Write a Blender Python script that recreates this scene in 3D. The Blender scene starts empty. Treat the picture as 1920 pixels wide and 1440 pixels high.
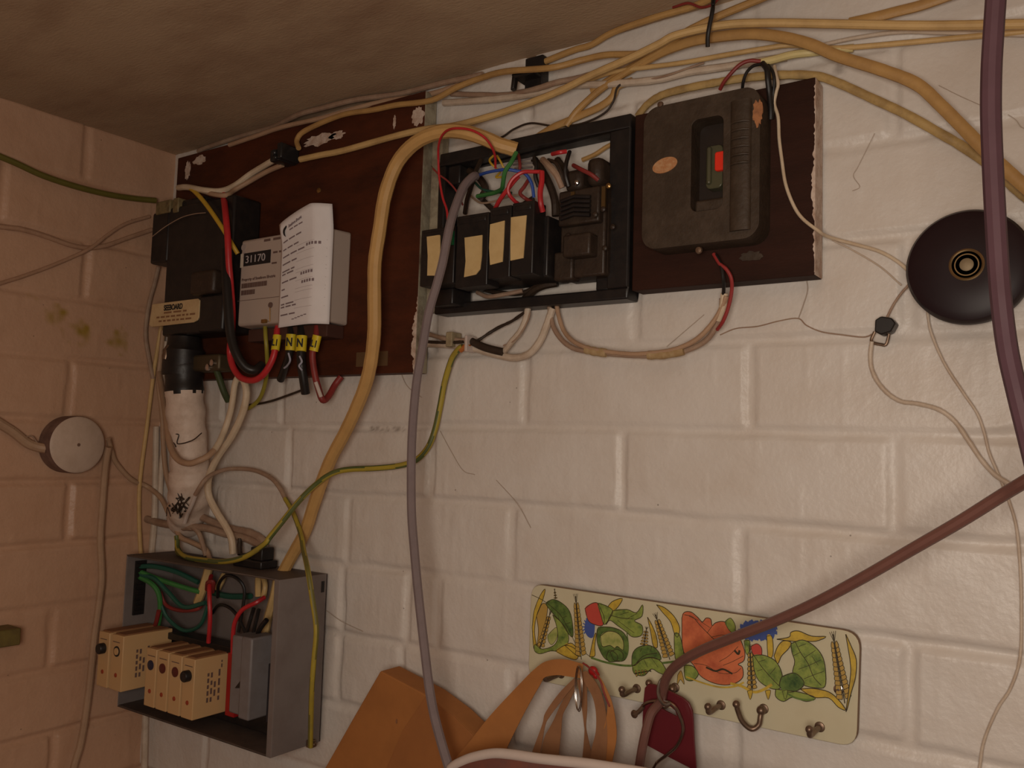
import bpy, bmesh, math, random
import numpy as np
from mathutils import Vector, Matrix, Euler

# ---------------------------------------------------------------- camera
SC = bpy.context.scene
FPX = 1638.46                                   # focal length in pixels of the 1920 wide frame
CAM = Vector((1.05653, -0.69526, -0.02069))
ROT = Euler((1.64559, -0.03006, 0.60497), 'XYZ')
cd = bpy.data.cameras.new('camera')
cam = bpy.data.objects.new('camera', cd)
SC.collection.objects.link(cam)
cam.location = CAM
cam.rotation_euler = ROT
cd.sensor_width = 36.0
cd.lens = 36.0 * FPX / 1920.0
cd.clip_start = 0.01
cd.clip_end = 20
SC.camera = cam
RM = ROT.to_matrix()

# ---------------------------------------------------------------- light and exposure
SC.view_settings.view_transform = 'Standard'
SC.view_settings.look = 'None'
SC.view_settings.gamma = 1.0
SC.view_settings.use_curve_mapping = False
SC.view_settings.exposure = 0.0
wd = bpy.data.worlds.new('world')
SC.world = wd
wd.use_nodes = True
wd.node_tree.nodes['Background'].inputs[0].default_value = (0.30, 0.15, 0.08, 1)
wd.node_tree.nodes['Background'].inputs[1].default_value = 0.02


def lamp(name, kind, loc, power, color, size):
    l = bpy.data.lights.new(name, kind)
    l.energy = power
    l.color = color
    if kind == 'AREA':
        l.shape = 'DISK'
        l.size = size
    else:
        l.shadow_soft_size = size
    o = bpy.data.objects.new(name, l)
    o.location = loc
    SC.collection.objects.link(o)
    return o


lamp('room_bulb', 'POINT', (1.06, -0.82, -0.04), 12.2, (1.0, 0.88, 0.75), 0.11)
lamp('phone_torch', 'POINT', (CAM.x + 0.02, CAM.y - 0.01, CAM.z + 0.045), 0.25, (1.0, 0.86, 0.80), 0.004)


# ---------------------------------------------------------------- points from the survey of the photograph
def ray(px, py):
    return RM @ Vector(((px - 960.0) / FPX, -(py - 720.0) / FPX, -1.0))


def W(px, py, d=0.0):
    """point standing d metres in front of the back wall"""
    r = ray(px, py)
    t = (-d - CAM.y) / r.y
    return CAM + r * t


def WL(px, py, d=0.0):
    """point standing d metres in front of the left wall"""
    r = ray(px, py)
    t = (d - CAM.x) / r.x
    return CAM + r * t


def WC(px, py, z):
    r = ray(px, py)
    t = (z - CAM.z) / r.z
    return CAM + r * t


def WX(px, py, x):
    r = ray(px, py)
    t = (x - CAM.x) / r.x
    return CAM + r * t


def mm_per_px(p):
    return abs((RM.transposed() @ (p - CAM)).z) / FPX


ZC = 0.3686          # ceiling height (z = 0 is one bed joint of the brickwork)
ZF = -1.73
XR = 2.5
YF = -2.3

# ---------------------------------------------------------------- materials
MATS = {}


def mat(name, col, rough=0.6, metal=0.0, dirt=None, damt=0.35, dscale=60.0, bump=0.0, bscale=300.0, spec=0.4, stretch=None, vary=0.12):
    if name in MATS:
        return MATS[name]
    m = bpy.data.materials.new(name)
    m.use_nodes = True
    nt = m.node_tree
    N = nt.nodes
    L = nt.links
    b = N['Principled BSDF']
    b.inputs['Roughness'].default_value = rough
    b.inputs['Metallic'].default_value = metal
    b.inputs['Specular IOR Level'].default_value = spec
    tc = N.new('ShaderNodeNewGeometry')
    mp = N.new('ShaderNodeMapping')
    mp.vector_type = 'POINT'
    L.new(tc.outputs['Position'], mp.inputs['Vector'])
    if stretch:
        mp.inputs['Scale'].default_value = stretch
    n = N.new('ShaderNodeTexNoise')
    n.inputs['Scale'].default_value = dscale
    n.inputs['Detail'].default_value = 6
    n.inputs['Roughness'].default_value = 0.65
    L.new(mp.outputs[0], n.inputs['Vector'])
    if dirt is None:
        dirt = tuple(c * (1 - vary) * 0.8 for c in col)
    rmp = N.new('ShaderNodeMapRange')
    rmp.inputs['From Min'].default_value = 0.42
    rmp.inputs['From Max'].default_value = 0.72
    rmp.inputs['To Max'].default_value = damt
    L.new(n.outputs['Fac'], rmp.inputs['Value'])
    mx = N.new('ShaderNodeMix')
    mx.data_type = 'RGBA'
    mx.inputs[6].default_value = (*col, 1)
    mx.inputs[7].default_value = (*dirt, 1)
    L.new(rmp.outputs[0], mx.inputs[0])
    L.new(mx.outputs[2], b.inputs['Base Color'])
    if bump:
        n2 = N.new('ShaderNodeTexNoise')
        n2.inputs['Scale'].default_value = bscale
        n2.inputs['Detail'].default_value = 5
        L.new(mp.outputs[0], n2.inputs['Vector'])
        bp = N.new('ShaderNodeBump')
        bp.inputs['Strength'].default_value = bump
        bp.inputs['Distance'].default_value = 0.001
        L.new(n2.outputs['Fac'], bp.inputs['Height'])
        L.new(bp.outputs[0], b.inputs['Normal'])
    MATS[name] = m
    return m


def wall_mat(name, col, stain=(0.09, 0.06, 0.04)):
    m = mat(name, col, 0.42, 0, tuple(c * f for c, f in zip(col, (0.86, 0.80, 0.74))), 0.55, 14, 0.5, 240, 0.45)
    nt = m.node_tree
    N, L = nt.nodes, nt.links
    b = N['Principled BSDF']
    old = b.inputs['Base Color'].links[0].from_socket
    at = N.new('ShaderNodeAttribute')
    at.attribute_name = 'stain'
    mx = N.new('ShaderNodeMix')
    mx.data_type = 'RGBA'
    L.new(at.outputs['Fac'], mx.inputs[0])
    L.new(old, mx.inputs[6])
    mx.inputs[7].default_value = (*stain, 1)
    # little black flecks of dirt caught in the paint
    v = N.new('ShaderNodeTexVoronoi')
    v.inputs['Scale'].default_value = 34
    g = N.new('ShaderNodeNewGeometry')
    L.new(g.outputs['Position'], v.inputs['Vector'])
    lt = N.new('ShaderNodeMath')
    lt.operation = 'LESS_THAN'
    lt.inputs[1].default_value = 0.028
    L.new(v.outputs['Distance'], lt.inputs[0])
    m2 = N.new('ShaderNodeMix')
    m2.data_type = 'RGBA'
    mu = N.new('ShaderNodeMath')
    mu.operation = 'MULTIPLY'
    mu.inputs[1].default_value = 0.55
    L.new(lt.outputs[0], mu.inputs[0])
    L.new(mu.outputs[0], m2.inputs[0])
    L.new(mx.outputs[2], m2.inputs[6])
    m2.inputs[7].default_value = (0.10, 0.07, 0.05, 1)
    L.new(m2.outputs[2], b.inputs['Base Color'])
    return m


M_WALL = wall_mat('white_painted_brick', (0.66, 0.61, 0.56))
M_LWALL = wall_mat('dimmed_cream_brick', (0.54, 0.33, 0.215), (0.30, 0.19, 0.015))  # darker, redder cast of the dim left side is mixed into this colour
M_CEIL = mat('ceiling_plaster', (0.44, 0.315, 0.205), 0.8, 0, (0.30, 0.19, 0.12), 0.8, 7, 0.6, 160, 0.2, (1, 2.6, 1))
M_PLAIN = mat('plain_plaster', (0.40, 0.24, 0.15), 0.8)
M_FLOOR = mat('quarry_floor', (0.30, 0.15, 0.09), 0.7)
M_CREAM = mat('cream_cable_sheath', (0.60, 0.40, 0.17), 0.5, 0, (0.36, 0.22, 0.09), 0.6, 38, 0.15, 500)
M_DIRTY = mat('dirty_yellow_sheath', (0.46, 0.31, 0.12), 0.6, 0, (0.24, 0.15, 0.06), 0.8, 60, 0.3, 400)
M_THICK = mat('thick_cable_sheath', (0.54, 0.32, 0.115), 0.5, 0, (0.36, 0.20, 0.07), 0.5, 30, 0.1, 500)
M_TAN = mat('tan_cable_sheath', (0.46, 0.27, 0.095), 0.5, 0, (0.28, 0.15, 0.06), 0.6, 38, 0.2, 500)
M_PALE = mat('pale_cable_sheath', (0.62, 0.50, 0.36), 0.5, 0, (0.40, 0.27, 0.16), 0.6, 38, 0.15, 500)
M_PAINTED = mat('painted_cable', (0.58, 0.48, 0.38), 0.5, 0, (0.34, 0.23, 0.15), 0.6, 45, 0.3, 400)
M_LPAINT = mat('dimmed_cream_cable', (0.42, 0.25, 0.16), 0.5, 0, (0.28, 0.15, 0.09), 0.6, 45, 0.3, 400)  # cable paint carrying the same dimmed tone as the left wall
M_DUSTY = mat('dusty_brown_cable', (0.30, 0.19, 0.13), 0.6, 0, (0.50, 0.38, 0.27), 0.5, 50, 0.3, 500)
M_BEIGE = mat('beige_cable', (0.42, 0.27, 0.17), 0.55, 0, (0.28, 0.16, 0.10), 0.5, 40, 0.1, 400)
M_GREY = mat('grey_cord', (0.20, 0.155, 0.155), 0.6, 0, (0.15, 0.115, 0.115), 0.5, 60, spec=0.25)
M_PURP = mat('purple_brown_cord', (0.085, 0.042, 0.052), 0.6, 0, (0.06, 0.03, 0.036), 0.5, 40, spec=0.2)
M_BCORD = mat('brown_cord', (0.16, 0.07, 0.055), 0.45, 0, (0.11, 0.05, 0.04), 0.5, 40)
M_RED = mat('red_insulation', (0.50, 0.025, 0.03), 0.4, 0, (0.26, 0.02, 0.02), 0.5, 60)
M_DRED = mat('dull_red_insulation', (0.24, 0.03, 0.025), 0.5, 0, (0.12, 0.02, 0.02), 0.5, 60)
M_BLUE = mat('blue_insulation', (0.03, 0.08, 0.36), 0.4)
M_GREEN = mat('green_insulation', (0.05, 0.20, 0.05), 0.45, 0, (0.02, 0.08, 0.03), 0.5, 60)
M_DGREEN = mat('dark_green_insulation', (0.02, 0.09, 0.06), 0.5)
M_YEL = mat('yellow_insulation', (0.55, 0.34, 0.03), 0.45, 0, (0.35, 0.22, 0.03), 0.5, 50)
M_OLIVE = mat('olive_insulation', (0.13, 0.11, 0.02), 0.5)
M_BLACK = mat('black_plastic', (0.012, 0.010, 0.010), 0.42, 0, (0.03, 0.022, 0.018), 0.6, 70, 0.1, 300)
M_BLACKW = mat('black_insulation', (0.016, 0.013, 0.012), 0.4)
M_BAKE = mat('brown_bakelite', (0.038, 0.023, 0.013), 0.6, 0, (0.075, 0.05, 0.033), 0.7, 55, 0.5, 260)
M_DBAKE = mat('dark_bakelite', (0.030, 0.018, 0.012), 0.5, 0, (0.055, 0.035, 0.022), 0.7, 60, 0.4, 300)
M_BOARD = mat('varnished_board', (0.085, 0.022, 0.009), 0.6, 0, (0.030, 0.010, 0.006), 0.9, 9, 0.25, 200, 0.2, (1, 1, 3))
M_BOARD2 = mat('dark_stained_board', (0.036, 0.013, 0.008), 0.65, 0, (0.020, 0.008, 0.005), 0.85, 12, 0.2, 200, 0.15, (1, 1, 4))
M_BEDGE = mat('board_edge_paint', (0.36, 0.32, 0.23), 0.7, 0, (0.10, 0.06, 0.035), 0.9, 40, 0.4, 300)
M_PATCH = mat('flaked_white_paint', (0.62, 0.50, 0.42), 0.6, 0, (0.32, 0.17, 0.10), 0.9, 110, 0.6, 400)
M_METER = mat('pale_grey_plastic', (0.46, 0.375, 0.32), 0.45, 0, (0.42, 0.35, 0.31), 0.4, 30)
M_METERT = mat('brown_terminal_cover', (0.07, 0.03, 0.022), 0.5)
M_PAPER = mat('white_paper', (0.78, 0.74, 0.74), 0.8, 0, (0.70, 0.65, 0.64), 0.4, 60)
M_INK = mat('grey_ink', (0.22, 0.16, 0.17), 0.8)
M_INKL = mat('faint_ink', (0.42, 0.34, 0.34), 0.8)
M_INKB = mat('black_ink', (0.015, 0.012, 0.012), 0.7)
M_INKM = mat('meter_print', (0.14, 0.085, 0.07), 0.7)
M_DIGIT = mat('register_digit', (0.45, 0.40, 0.40), 0.6)
M_TAG = mat('yellow_sleeve', (0.68, 0.52, 0.02), 0.5)
M_LABEL = mat('cream_label', (0.60, 0.44, 0.24), 0.6, 0, (0.44, 0.27, 0.12), 0.6, 60)
M_FLABEL = mat('aged_paper_label', (0.60, 0.43, 0.20), 0.8, 0, (0.46, 0.30, 0.12), 0.6, 60)
M_STEEL = mat('grey_painted_steel', (0.19, 0.16, 0.15), 0.45, 0, (0.14, 0.11, 0.10), 0.6, 30, 0.15, 300)
M_STEELD = mat('dark_steel', (0.10, 0.07, 0.055), 0.6, 0, (0.05, 0.035, 0.03), 0.8, 30, 0.2, 300)  # darker steel for the top and bottom plates of the fuse board
M_MCB = mat('cream_breaker_plastic', (0.57, 0.36, 0.17), 0.5, 0, (0.55, 0.38, 0.20), 0.4, 40)
M_SWG = mat('grey_switch_plastic', (0.20, 0.18, 0.18), 0.5, 0, (0.15, 0.12, 0.11), 0.5, 60)
M_REDP = mat('red_plastic', (0.36, 0.012, 0.012), 0.4)
M_REDB = mat('bright_red_button', (0.80, 0.035, 0.015), 0.35)
M_BRASS = mat('aged_brass', (0.42, 0.26, 0.10), 0.35, 0.9, (0.16, 0.09, 0.04), 0.6, 150)
M_IRON = mat('aged_bronze_hook', (0.22, 0.145, 0.10), 0.4, 0.7, (0.06, 0.04, 0.03), 0.5, 150)
M_CHROME = mat('scratched_steel_wire', (0.42, 0.37, 0.33), 0.25, 1.0)
M_SCREW = mat('bright_screw', (0.6, 0.56, 0.55), 0.25, 1.0)
M_BADGE = mat('orange_badge', (0.42, 0.19, 0.08), 0.5, 0, (0.55, 0.36, 0.20), 0.8, 260)
M_WORN = mat('worn_orange_patch', (0.40, 0.17, 0.07), 0.6, 0, (0.14, 0.06, 0.03), 0.8, 150)
M_PIPE = mat('white_painted_pipe', (0.66, 0.53, 0.44), 0.55, 0, (0.42, 0.30, 0.22), 0.6, 60, 0.9, 120)
M_KRAFT = mat('brown_kraft_paper', (0.38, 0.15, 0.040), 0.8, 0, (0.28, 0.11, 0.030), 0.7, 18, 0.1, 200)
M_KRAFTD = mat('brown_handle_paper', (0.27, 0.125, 0.055), 0.8, 0, (0.17, 0.07, 0.032), 0.7, 30, 0.1, 200)
M_RACK = mat('cream_rack_board', (0.58, 0.53, 0.37), 0.4, 0, (0.50, 0.43, 0.28), 0.5, 18)
M_RACKE = mat('rack_board_edge', (0.22, 0.13, 0.07), 0.6)
M_FOB = mat('maroon_plastic', (0.12, 0.014, 0.019), 0.35, 0, (0.10, 0.012, 0.016), 0.6, 30)
M_WHITEP = mat('white_plastic_rim', (0.56, 0.47, 0.42), 0.5, 0, (0.46, 0.36, 0.31), 0.4, 30)
M_BAGR = mat('red_brown_bag', (0.20, 0.07, 0.05), 0.6, 0, (0.10, 0.06, 0.06), 0.8, 40)
M_DISC = mat('black_bakelite_cover', (0.016, 0.007, 0.009), 0.4, 0, (0.022, 0.011, 0.012), 0.5, 30, spec=0.2)
M_ROSE = mat('painted_junction_cover', (0.55, 0.42, 0.33), 0.5, 0, (0.42, 0.30, 0.22), 0.6, 40, 0.3, 200)
M_BATTEN = mat('green_painted_wood', (0.16, 0.12, 0.03), 0.6, 0, (0.08, 0.05, 0.02), 0.8, 40, 0.2, 200)
M_DUST = mat('cobweb_thread', (0.44, 0.36, 0.29), 0.9)
M_ART = {
    'leaf': mat('print_green', (0.27, 0.33, 0.07), 0.45, 0, (0.07, 0.13, 0.03), 1.0, 150),
    'dark': mat('print_dark_green', (0.13, 0.20, 0.045), 0.45, 0, (0.03, 0.07, 0.02), 1.0, 150),
    'pale': mat('print_pale_green', (0.42, 0.42, 0.14), 0.45, 0, (0.18, 0.24, 0.05), 0.9, 130),
    'yellow': mat('print_yellow', (0.58, 0.40, 0.05), 0.45, 0, (0.30, 0.20, 0.04), 0.9, 130),
    'poppy': mat('print_orange', (0.62, 0.17, 0.07), 0.45, 0, (0.36, 0.07, 0.035), 0.8, 75),
    'rose': mat('print_red', (0.50, 0.07, 0.05), 0.45),
    'blue': mat('print_blue', (0.06, 0.10, 0.32), 0.45),
    'line': mat('print_outline', (0.045, 0.032, 0.015), 0.45),
    'wheat': mat('print_wheat', (0.45, 0.29, 0.07), 0.45),
}


# ---------------------------------------------------------------- mesh building
class MB:
    def __init__(self):
        self.v, self.f, self.mi = [], [], []

    def add(self, vs, fs, mi=0):
        o = len(self.v)
        self.v += [Vector(p) for p in vs]
        for f in fs:
            self.f.append([i + o for i in f])
            self.mi.append(mi)
        return self

    def box(self, a, b, mi=0, taper=0.0):
        x0, y0, z0 = a
        x1, y1, z1 = b
        x0, x1 = min(x0, x1), max(x0, x1)
        y0, y1 = min(y0, y1), max(y0, y1)       # y0 is the front (towards the room)
        z0, z1 = min(z0, z1), max(z0, z1)
        t = taper
        vs = [(x0 + t, y0, z0 + t), (x1 - t, y0, z0 + t), (x1 - t, y0, z1 - t), (x0 + t, y0, z1 - t),
              (x0, y1, z0), (x1, y1, z0), (x1, y1, z1), (x0, y1, z1)]
        return self.add(vs, [(0, 1, 2, 3), (5, 4, 7, 6), (4, 0, 3, 7), (1, 5, 6, 2), (3, 2, 6, 7), (4, 5, 1, 0)], mi)

    def prism(self, poly, d0, d1, mi=0):
        """poly: list of (x, z); from depth d0 (back) to d1 (front)"""
        area = sum(poly[i][0] * poly[(i + 1) % len(poly)][1] - poly[(i + 1) % len(poly)][0] * poly[i][1] for i in range(len(poly)))
        if area < 0:
            poly = poly[::-1]
        n = len(poly)
        vs = [(x, -d1, z) for x, z in poly] + [(x, -d0, z) for x, z in poly]
        fs = [tuple(range(n)), tuple(range(2 * n - 1, n - 1, -1))]
        fs += [(i, i + n, (i + 1) % n + n, (i + 1) % n) for i in range(n)]
        return self.add(vs, fs, mi)

    def tube(self, pts, r, n=10, mi=0, flat=1.0, cap=True, norm=None):
        """sweep; r number or list; flat squeezes the section along norm"""
        m = len(pts)
        rs = r if isinstance(r, (list, tuple)) else [r] * m
        T = []
        for i in range(m):
            a = pts[max(0, i - 1)]
            b = pts[min(m - 1, i + 1)]
            T.append((b - a).normalized())
        N0 = Vector(norm) if norm is not None else T[0].orthogonal()
        vs = []
        cur = N0
        for i in range(m):
            c = cur - T[i] * cur.dot(T[i])
            if c.length < 1e-4:
                c = T[i].orthogonal()
            c.normalize()
            if norm is None:
                cur = c
            B = T[i].cross(c)
            for k in range(n):
                a = 2 * math.pi * k / n
                vs.append(pts[i] + c * (math.cos(a) * rs[i] * flat) + B * (math.sin(a) * rs[i]))
        fs = []
        for i in range(m - 1):
            for k in range(n):
                k2 = (k + 1) % n
                fs.append((i * n + k, i * n + k2, (i + 1) * n + k2, (i + 1) * n + k))
        if cap:
            fs.append(tuple(range(n - 1, -1, -1)))
            fs.append(tuple((m - 1) * n + k for k in range(n)))
        return self.add(vs, fs, mi)

    def lathe(self, c, axis, prof, n=48, mi=0, cap=True):
        """prof: list of (radius, distance along axis)"""
        ax = Vector(axis).normalized()
        u = ax.orthogonal().normalized()
        w = ax.cross(u)
        vs = []
        for rr, h in prof:
            for k in range(n):
                a = 2 * math.pi * k / n
                vs.append(Vector(c) + ax * h + (u * math.cos(a) + w * math.sin(a)) * max(rr, 1e-5))
        fs = []
        for i in range(len(prof) - 1):
            for k in range(n):
                k2 = (k + 1) % n
                fs.append((i * n + k, i * n + k2, (i + 1) * n + k2, (i + 1) * n + k))
        if cap:
            fs.append(tuple(range(n - 1, -1, -1)))
            fs.append(tuple((len(prof) - 1) * n + k for k in range(n)))
        return self.add(vs, fs, mi)

    def ball(self, c, r, mi=0, n=14, sc=(1, 1, 1)):
        vs, fs = [], []
        m = n // 2
        for i in range(m + 1):
            th = math.pi * i / m
            for k in range(n):
                a = 2 * math.pi * k / n
                vs.append((c[0] + r * sc[0] * math.sin(th) * math.cos(a), c[1] + r * sc[1] * math.sin(th) * math.sin(a), c[2] + r * sc[2] * math.cos(th)))
        for i in range(m):
            for k in range(n):
                k2 = (k + 1) % n
                fs.append((i * n + k, (i + 1) * n + k, (i + 1) * n + k2, i * n + k2))
        return self.add(vs, fs, mi)

    def strip(self, A, B, mi=0):
        n = len(A)
        return self.add(list(A) + list(B), [(i, i + 1, n + i + 1, n + i) for i in range(n - 1)], mi)


def obj(name, mb, mats, parent=None, smooth=True, bevel=0.0, solid=0.0, label=None, seg=2, angle=35):
    me = bpy.data.meshes.new(name)
    vs = mb.v
    mn = Vector((min(p.x for p in vs), min(p.y for p in vs), min(p.z for p in vs)))
    mx = Vector((max(p.x for p in vs), max(p.y for p in vs), max(p.z for p in vs)))
    c = Vector(((mn.x + mx.x) / 2, (mn.y + mx.y) / 2, mn.z))
    me.from_pydata([tuple(p - c) for p in vs], [], mb.f)
    if not isinstance(mats, (list, tuple)):
        mats = [mats]
    for m in mats:
        me.materials.append(m)
    me.polygons.foreach_set('material_index', mb.mi)
    me.update()
    bm = bmesh.new()
    bm.from_mesh(me)
    bmesh.ops.remove_doubles(bm, verts=bm.verts, dist=1e-6)
    bmesh.ops.recalc_face_normals(bm, faces=bm.faces)
    bm.to_mesh(me)
    bm.free()
    o = bpy.data.objects.new(name, me)
    SC.collection.objects.link(o)
    if parent is not None:
        o.parent = parent
        q = parent
        off = Vector((0, 0, 0))
        while q is not None:
            off += q.location
            q = q.parent
        o.location = c - off
    else:
        o.location = c
    if smooth:
        me.polygons.foreach_set('use_smooth', [True] * len(me.polygons))
        try:
            me.set_sharp_from_angle(angle=math.radians(angle))
        except Exception:
            pass
    if solid:
        s = o.modifiers.new('solid', 'SOLIDIFY')
        s.thickness = solid
        s.offset = 0
    if bevel:
        b = o.modifiers.new('bevel', 'BEVEL')
        b.width = bevel
        b.segments = seg
        b.limit_method = 'ANGLE'
        b.angle_limit = math.radians(35)
        b.harden_normals = False
    if label:
        o['label'] = label
    return o


def tag(o, label, cat, group=None):
    o['label'] = label
    o['category'] = cat
    if group:
        o['group'] = group
    return o


def thing(name, label, cat, loc, group=None):
    o = bpy.data.objects.new(name, None)
    o.empty_display_size = 0.01
    SC.collection.objects.link(o)
    o.location = loc
    return tag(o, label, cat, group)


def struct(name, mb, m, smooth=False):
    o = obj(name, mb, m, None, smooth)
    o['kind'] = 'structure'
    return o


def spline(pts, sub=6, closed=False):
    P = [Vector(p) for p in pts]
    n = len(P)
    out = []
    rng = range(n) if closed else range(n - 1)
    for i in rng:
        if closed:
            p0, p1, p2, p3 = P[(i - 1) % n], P[i], P[(i + 1) % n], P[(i + 2) % n]
        else:
            p1, p2 = P[i], P[i + 1]
            p0 = P[i - 1] if i > 0 else p1 * 2 - p2
            p3 = P[i + 2] if i + 2 < n else p2 * 2 - p1
        for k in range(sub):
            t = k / sub
            out.append(0.5 * ((2 * p1) + (p2 - p0) * t + (2 * p0 - 5 * p1 + 4 * p2 - p3) * t * t + (3 * p1 - p0 - 3 * p2 + p3) * t ** 3))
    if not closed:
        out.append(P[-1])
    return out


def path(pts, w, lift=0.0, wall='b', d=None):
    """(px, py[, d]) -> world points; w is the width in picture pixels; returns points, radius"""
    pos = W if wall == 'b' else WL
    pts = list(pts)
    for e, n_ in ((0, 1), (-1, -2)):            # things cut by the picture's edge run on beyond it
        p, q = pts[e], pts[n_]
        if p[0] < 0 or p[0] > 1920 or p[1] < 0 or p[1] > 1440:
            L_ = math.hypot(p[0] - q[0], p[1] - q[1])
            k = (450.0 if (wall != 'b' or len(p) > 3) else 170.0) / L_
            ext = (p[0] + (p[0] - q[0]) * k, p[1] + (p[1] - q[1]) * k) + tuple(p[2:])
            pts = [ext] + pts if e == 0 else pts + [ext]
    s = [mm_per_px(pos(p[0], p[1], 0.02)) for p in pts]
    r = w * 0.5 * sum(s) / len(s)
    out = []
    for p in pts:
        dd = p[2] if len(p) > 2 and p[2] is not None else (d if d is not None else lift + r)
        q = (WL if len(p) > 3 else pos)(p[0], p[1], dd)
        if q.z > ZC - r - 0.001:                # it would sink into the ceiling: lay it against the ceiling instead
            q = WC(p[0], p[1], ZC - r - 0.001)
        out.append(q)
    return out, r


def cable(name, pts, w, m, label=None, cat=None, parent=None, group=None, lift=0.0, wall='b', d=None, flat=1.0, n=10, sub=6, plabel=None, mb=None, wob=0.0):
    P, r = path(pts, w, lift, wall, d)
    S = spline(P, sub)
    if wob:
        rnd = random.Random(int(pts[0][0] * 7 + pts[0][1]))
        rr = [r * (1 + wob * rnd.uniform(-1, 1)) for _ in S]
    else:
        rr = r
    b = mb or MB()
    b.tube(S, rr, n, 0, flat, True, (0, -1, 0) if flat != 1.0 and wall == 'b' else ((1, 0, 0) if flat != 1.0 else None))
    if mb is not None:
        return None
    o = obj(name, b, m, parent, True, label=plabel)
    if label:
        tag(o, label, cat or 'cable', group)
    return o


def stripes(name, pts, w, mbase, mstripe, label=None, cat='cable', parent=None, lift=0.0, d=None, group=None, phase=0.0, wall='b'):
    """two coloured earth wire: the stripe is a band of the same tube mesh"""
    P, r = path(pts, w, lift, wall, d)
    S = spline(P, 6)
    b = MB()
    b.tube(S, r, 12)
    nf = (len(S) - 1) * 12
    for i in range(len(S) - 1):
        for k in range(12):
            a = (k / 12 + phase + i * 0.012) % 1.0
            if (a < 0.30) or (0.5 < a < 0.75):
                b.mi[i * 12 + k] = 1
    o = obj(name, b, [mbase, mstripe], parent, True)
    if label:
        tag(o, label, cat, group)
    return o


def text(name, s, size, o, u, v, m, parent=None, thick=0.0002, squeeze=1.0, bold=False, align='LEFT'):
    """flat lettering; o lower left corner, u reading direction, v up direction"""
    cu = bpy.data.curves.new(name, 'FONT')
    cu.body = s
    cu.size = size
    cu.extrude = thick
    cu.align_x = align
    if bold:
        cu.offset = size * 0.03
    tmp = bpy.data.objects.new('lettering', cu)
    SC.collection.objects.link(tmp)
    dg = bpy.context.evaluated_depsgraph_get()
    me = bpy.data.meshes.new_from_object(tmp.evaluated_get(dg))
    bpy.data.objects.remove(tmp)
    bpy.data.curves.remove(cu)
    u = Vector(u).normalized()
    v = Vector(v).normalized()
    nn = u.cross(v)
    b = MB()
    b.add([Vector(o) + u * (p.co.x * squeeze) + v * p.co.y + nn * p.co.z for p in me.vertices], [tuple(f.vertices) for f in me.polygons])
    bpy.data.meshes.remove(me)
    return obj(name, b, m, parent, False)


def dashes(b, o, u, v, n, h, total, seed=0, gap=0.35, mi=0, lift=0.00012):
    """one line of print too small to read: a row of word-length marks"""
    rnd = random.Random(seed)
    u = Vector(u).normalized()
    v = Vector(v).normalized()
    nn = u.cross(v)
    ws = [rnd.uniform(0.6, 1.5) for _ in range(n)]
    k = total / (sum(ws) + gap * (n - 1))
    x = 0
    for w_ in ws:
        p = Vector(o) + u * x + nn * lift
        b.add([p, p + u * w_ * k, p + u * w_ * k + v * h, p + v * h], [(0, 1, 2, 3)], mi)
        x += (w_ + gap) * k
    return b


# ================================================================ the room
rng = np.random.RandomState(5)


def vnoise(x, y, f, seed):
    r = np.random.RandomState(seed)
    t = r.rand(64, 64)
    X = x * f
    Y = y * f
    xi = np.floor(X).astype(int)
    yi = np.floor(Y).astype(int)
    fx = X - xi
    fy = Y - yi
    fx = fx * fx * (3 - 2 * fx)
    fy = fy * fy * (3 - 2 * fy)
    a = t[xi % 64, yi % 64]
    b_ = t[(xi + 1) % 64, yi % 64]
    c = t[xi % 64, (yi + 1) % 64]
    d = t[(xi + 1) % 64, (yi + 1) % 64]
    return (a * (1 - fx) + b_ * fx) * (1 - fy) + (c * (1 - fx) + d * fx) * fy - 0.5


def brick_height(u, z, joints, seed):
    """recess of painted brickwork: 0 on a brick face, negative in a joint"""
    zz = z + 0.0016 * np.sin(u * 11 + seed) + 0.0022 * vnoise(u, z * 0 + seed, 9, seed) + 0.0015 * vnoise(u, z, 45, seed + 1)
    row = np.floor(-zz / 0.075).astype(int)
    fz = -zz / 0.075 - row
    bd = np.minimum(fz, 1 - fz) * 0.075
    jd = np.full(u.shape, 9.0)
    cell = np.zeros(u.shape)
    for k in np.unique(row):
        js = joints.get(int(k))
        if js is None:
            js = [0.245 + (0.1125 if k % 2 else 0.0) + 0.225 * i for i in range(-3, 7)]
        sel = row == k
        uu = u[sel] + 0.0022 * vnoise(u[sel] * 0 + k, z[sel], 40, seed + 3)
        d = np.min(np.abs(uu[:, None] - np.array(js)[None, :]), axis=1)
        jd[sel] = d
        cell[sel] = np.sum(uu[:, None] > np.array(js)[None, :], axis=1) + 13 * k
    wv = 0.0052 + 0.0034 * vnoise(u, z, 30, seed + 4)
    s1 = np.clip((bd - wv * 0.45) / 0.0032, 0, 1)
    s2 = np.clip((jd - wv * 0.55) / 0.0032, 0, 1)
    s = np.minimum(s1, s2)
    s = s * s * (3 - 2 * s)
    dep = 0.0037 * (0.85 + 0.9 * vnoise(u, z, 14, seed + 5))
    h = -(1 - s) * dep
    r = np.random.RandomState(seed + 9).rand(997)
    off = r[(cell.astype(int)) % 997] - 0.5
    h = h + s * (off * 0.0014)
    h = h + 0.0011 * vnoise(u, z, 22, seed + 6) + 0.0006 * vnoise(u, z, 80, seed + 7) + 0.0002 * vnoise(u, z, 260, seed + 8)
    # paint runs
    h = h + 0.0007 * np.clip(vnoise(u * 3, z * 0.35, 60, seed + 11) - 0.28, 0, 1) * 4 * s
    return h - 0.0012


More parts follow.
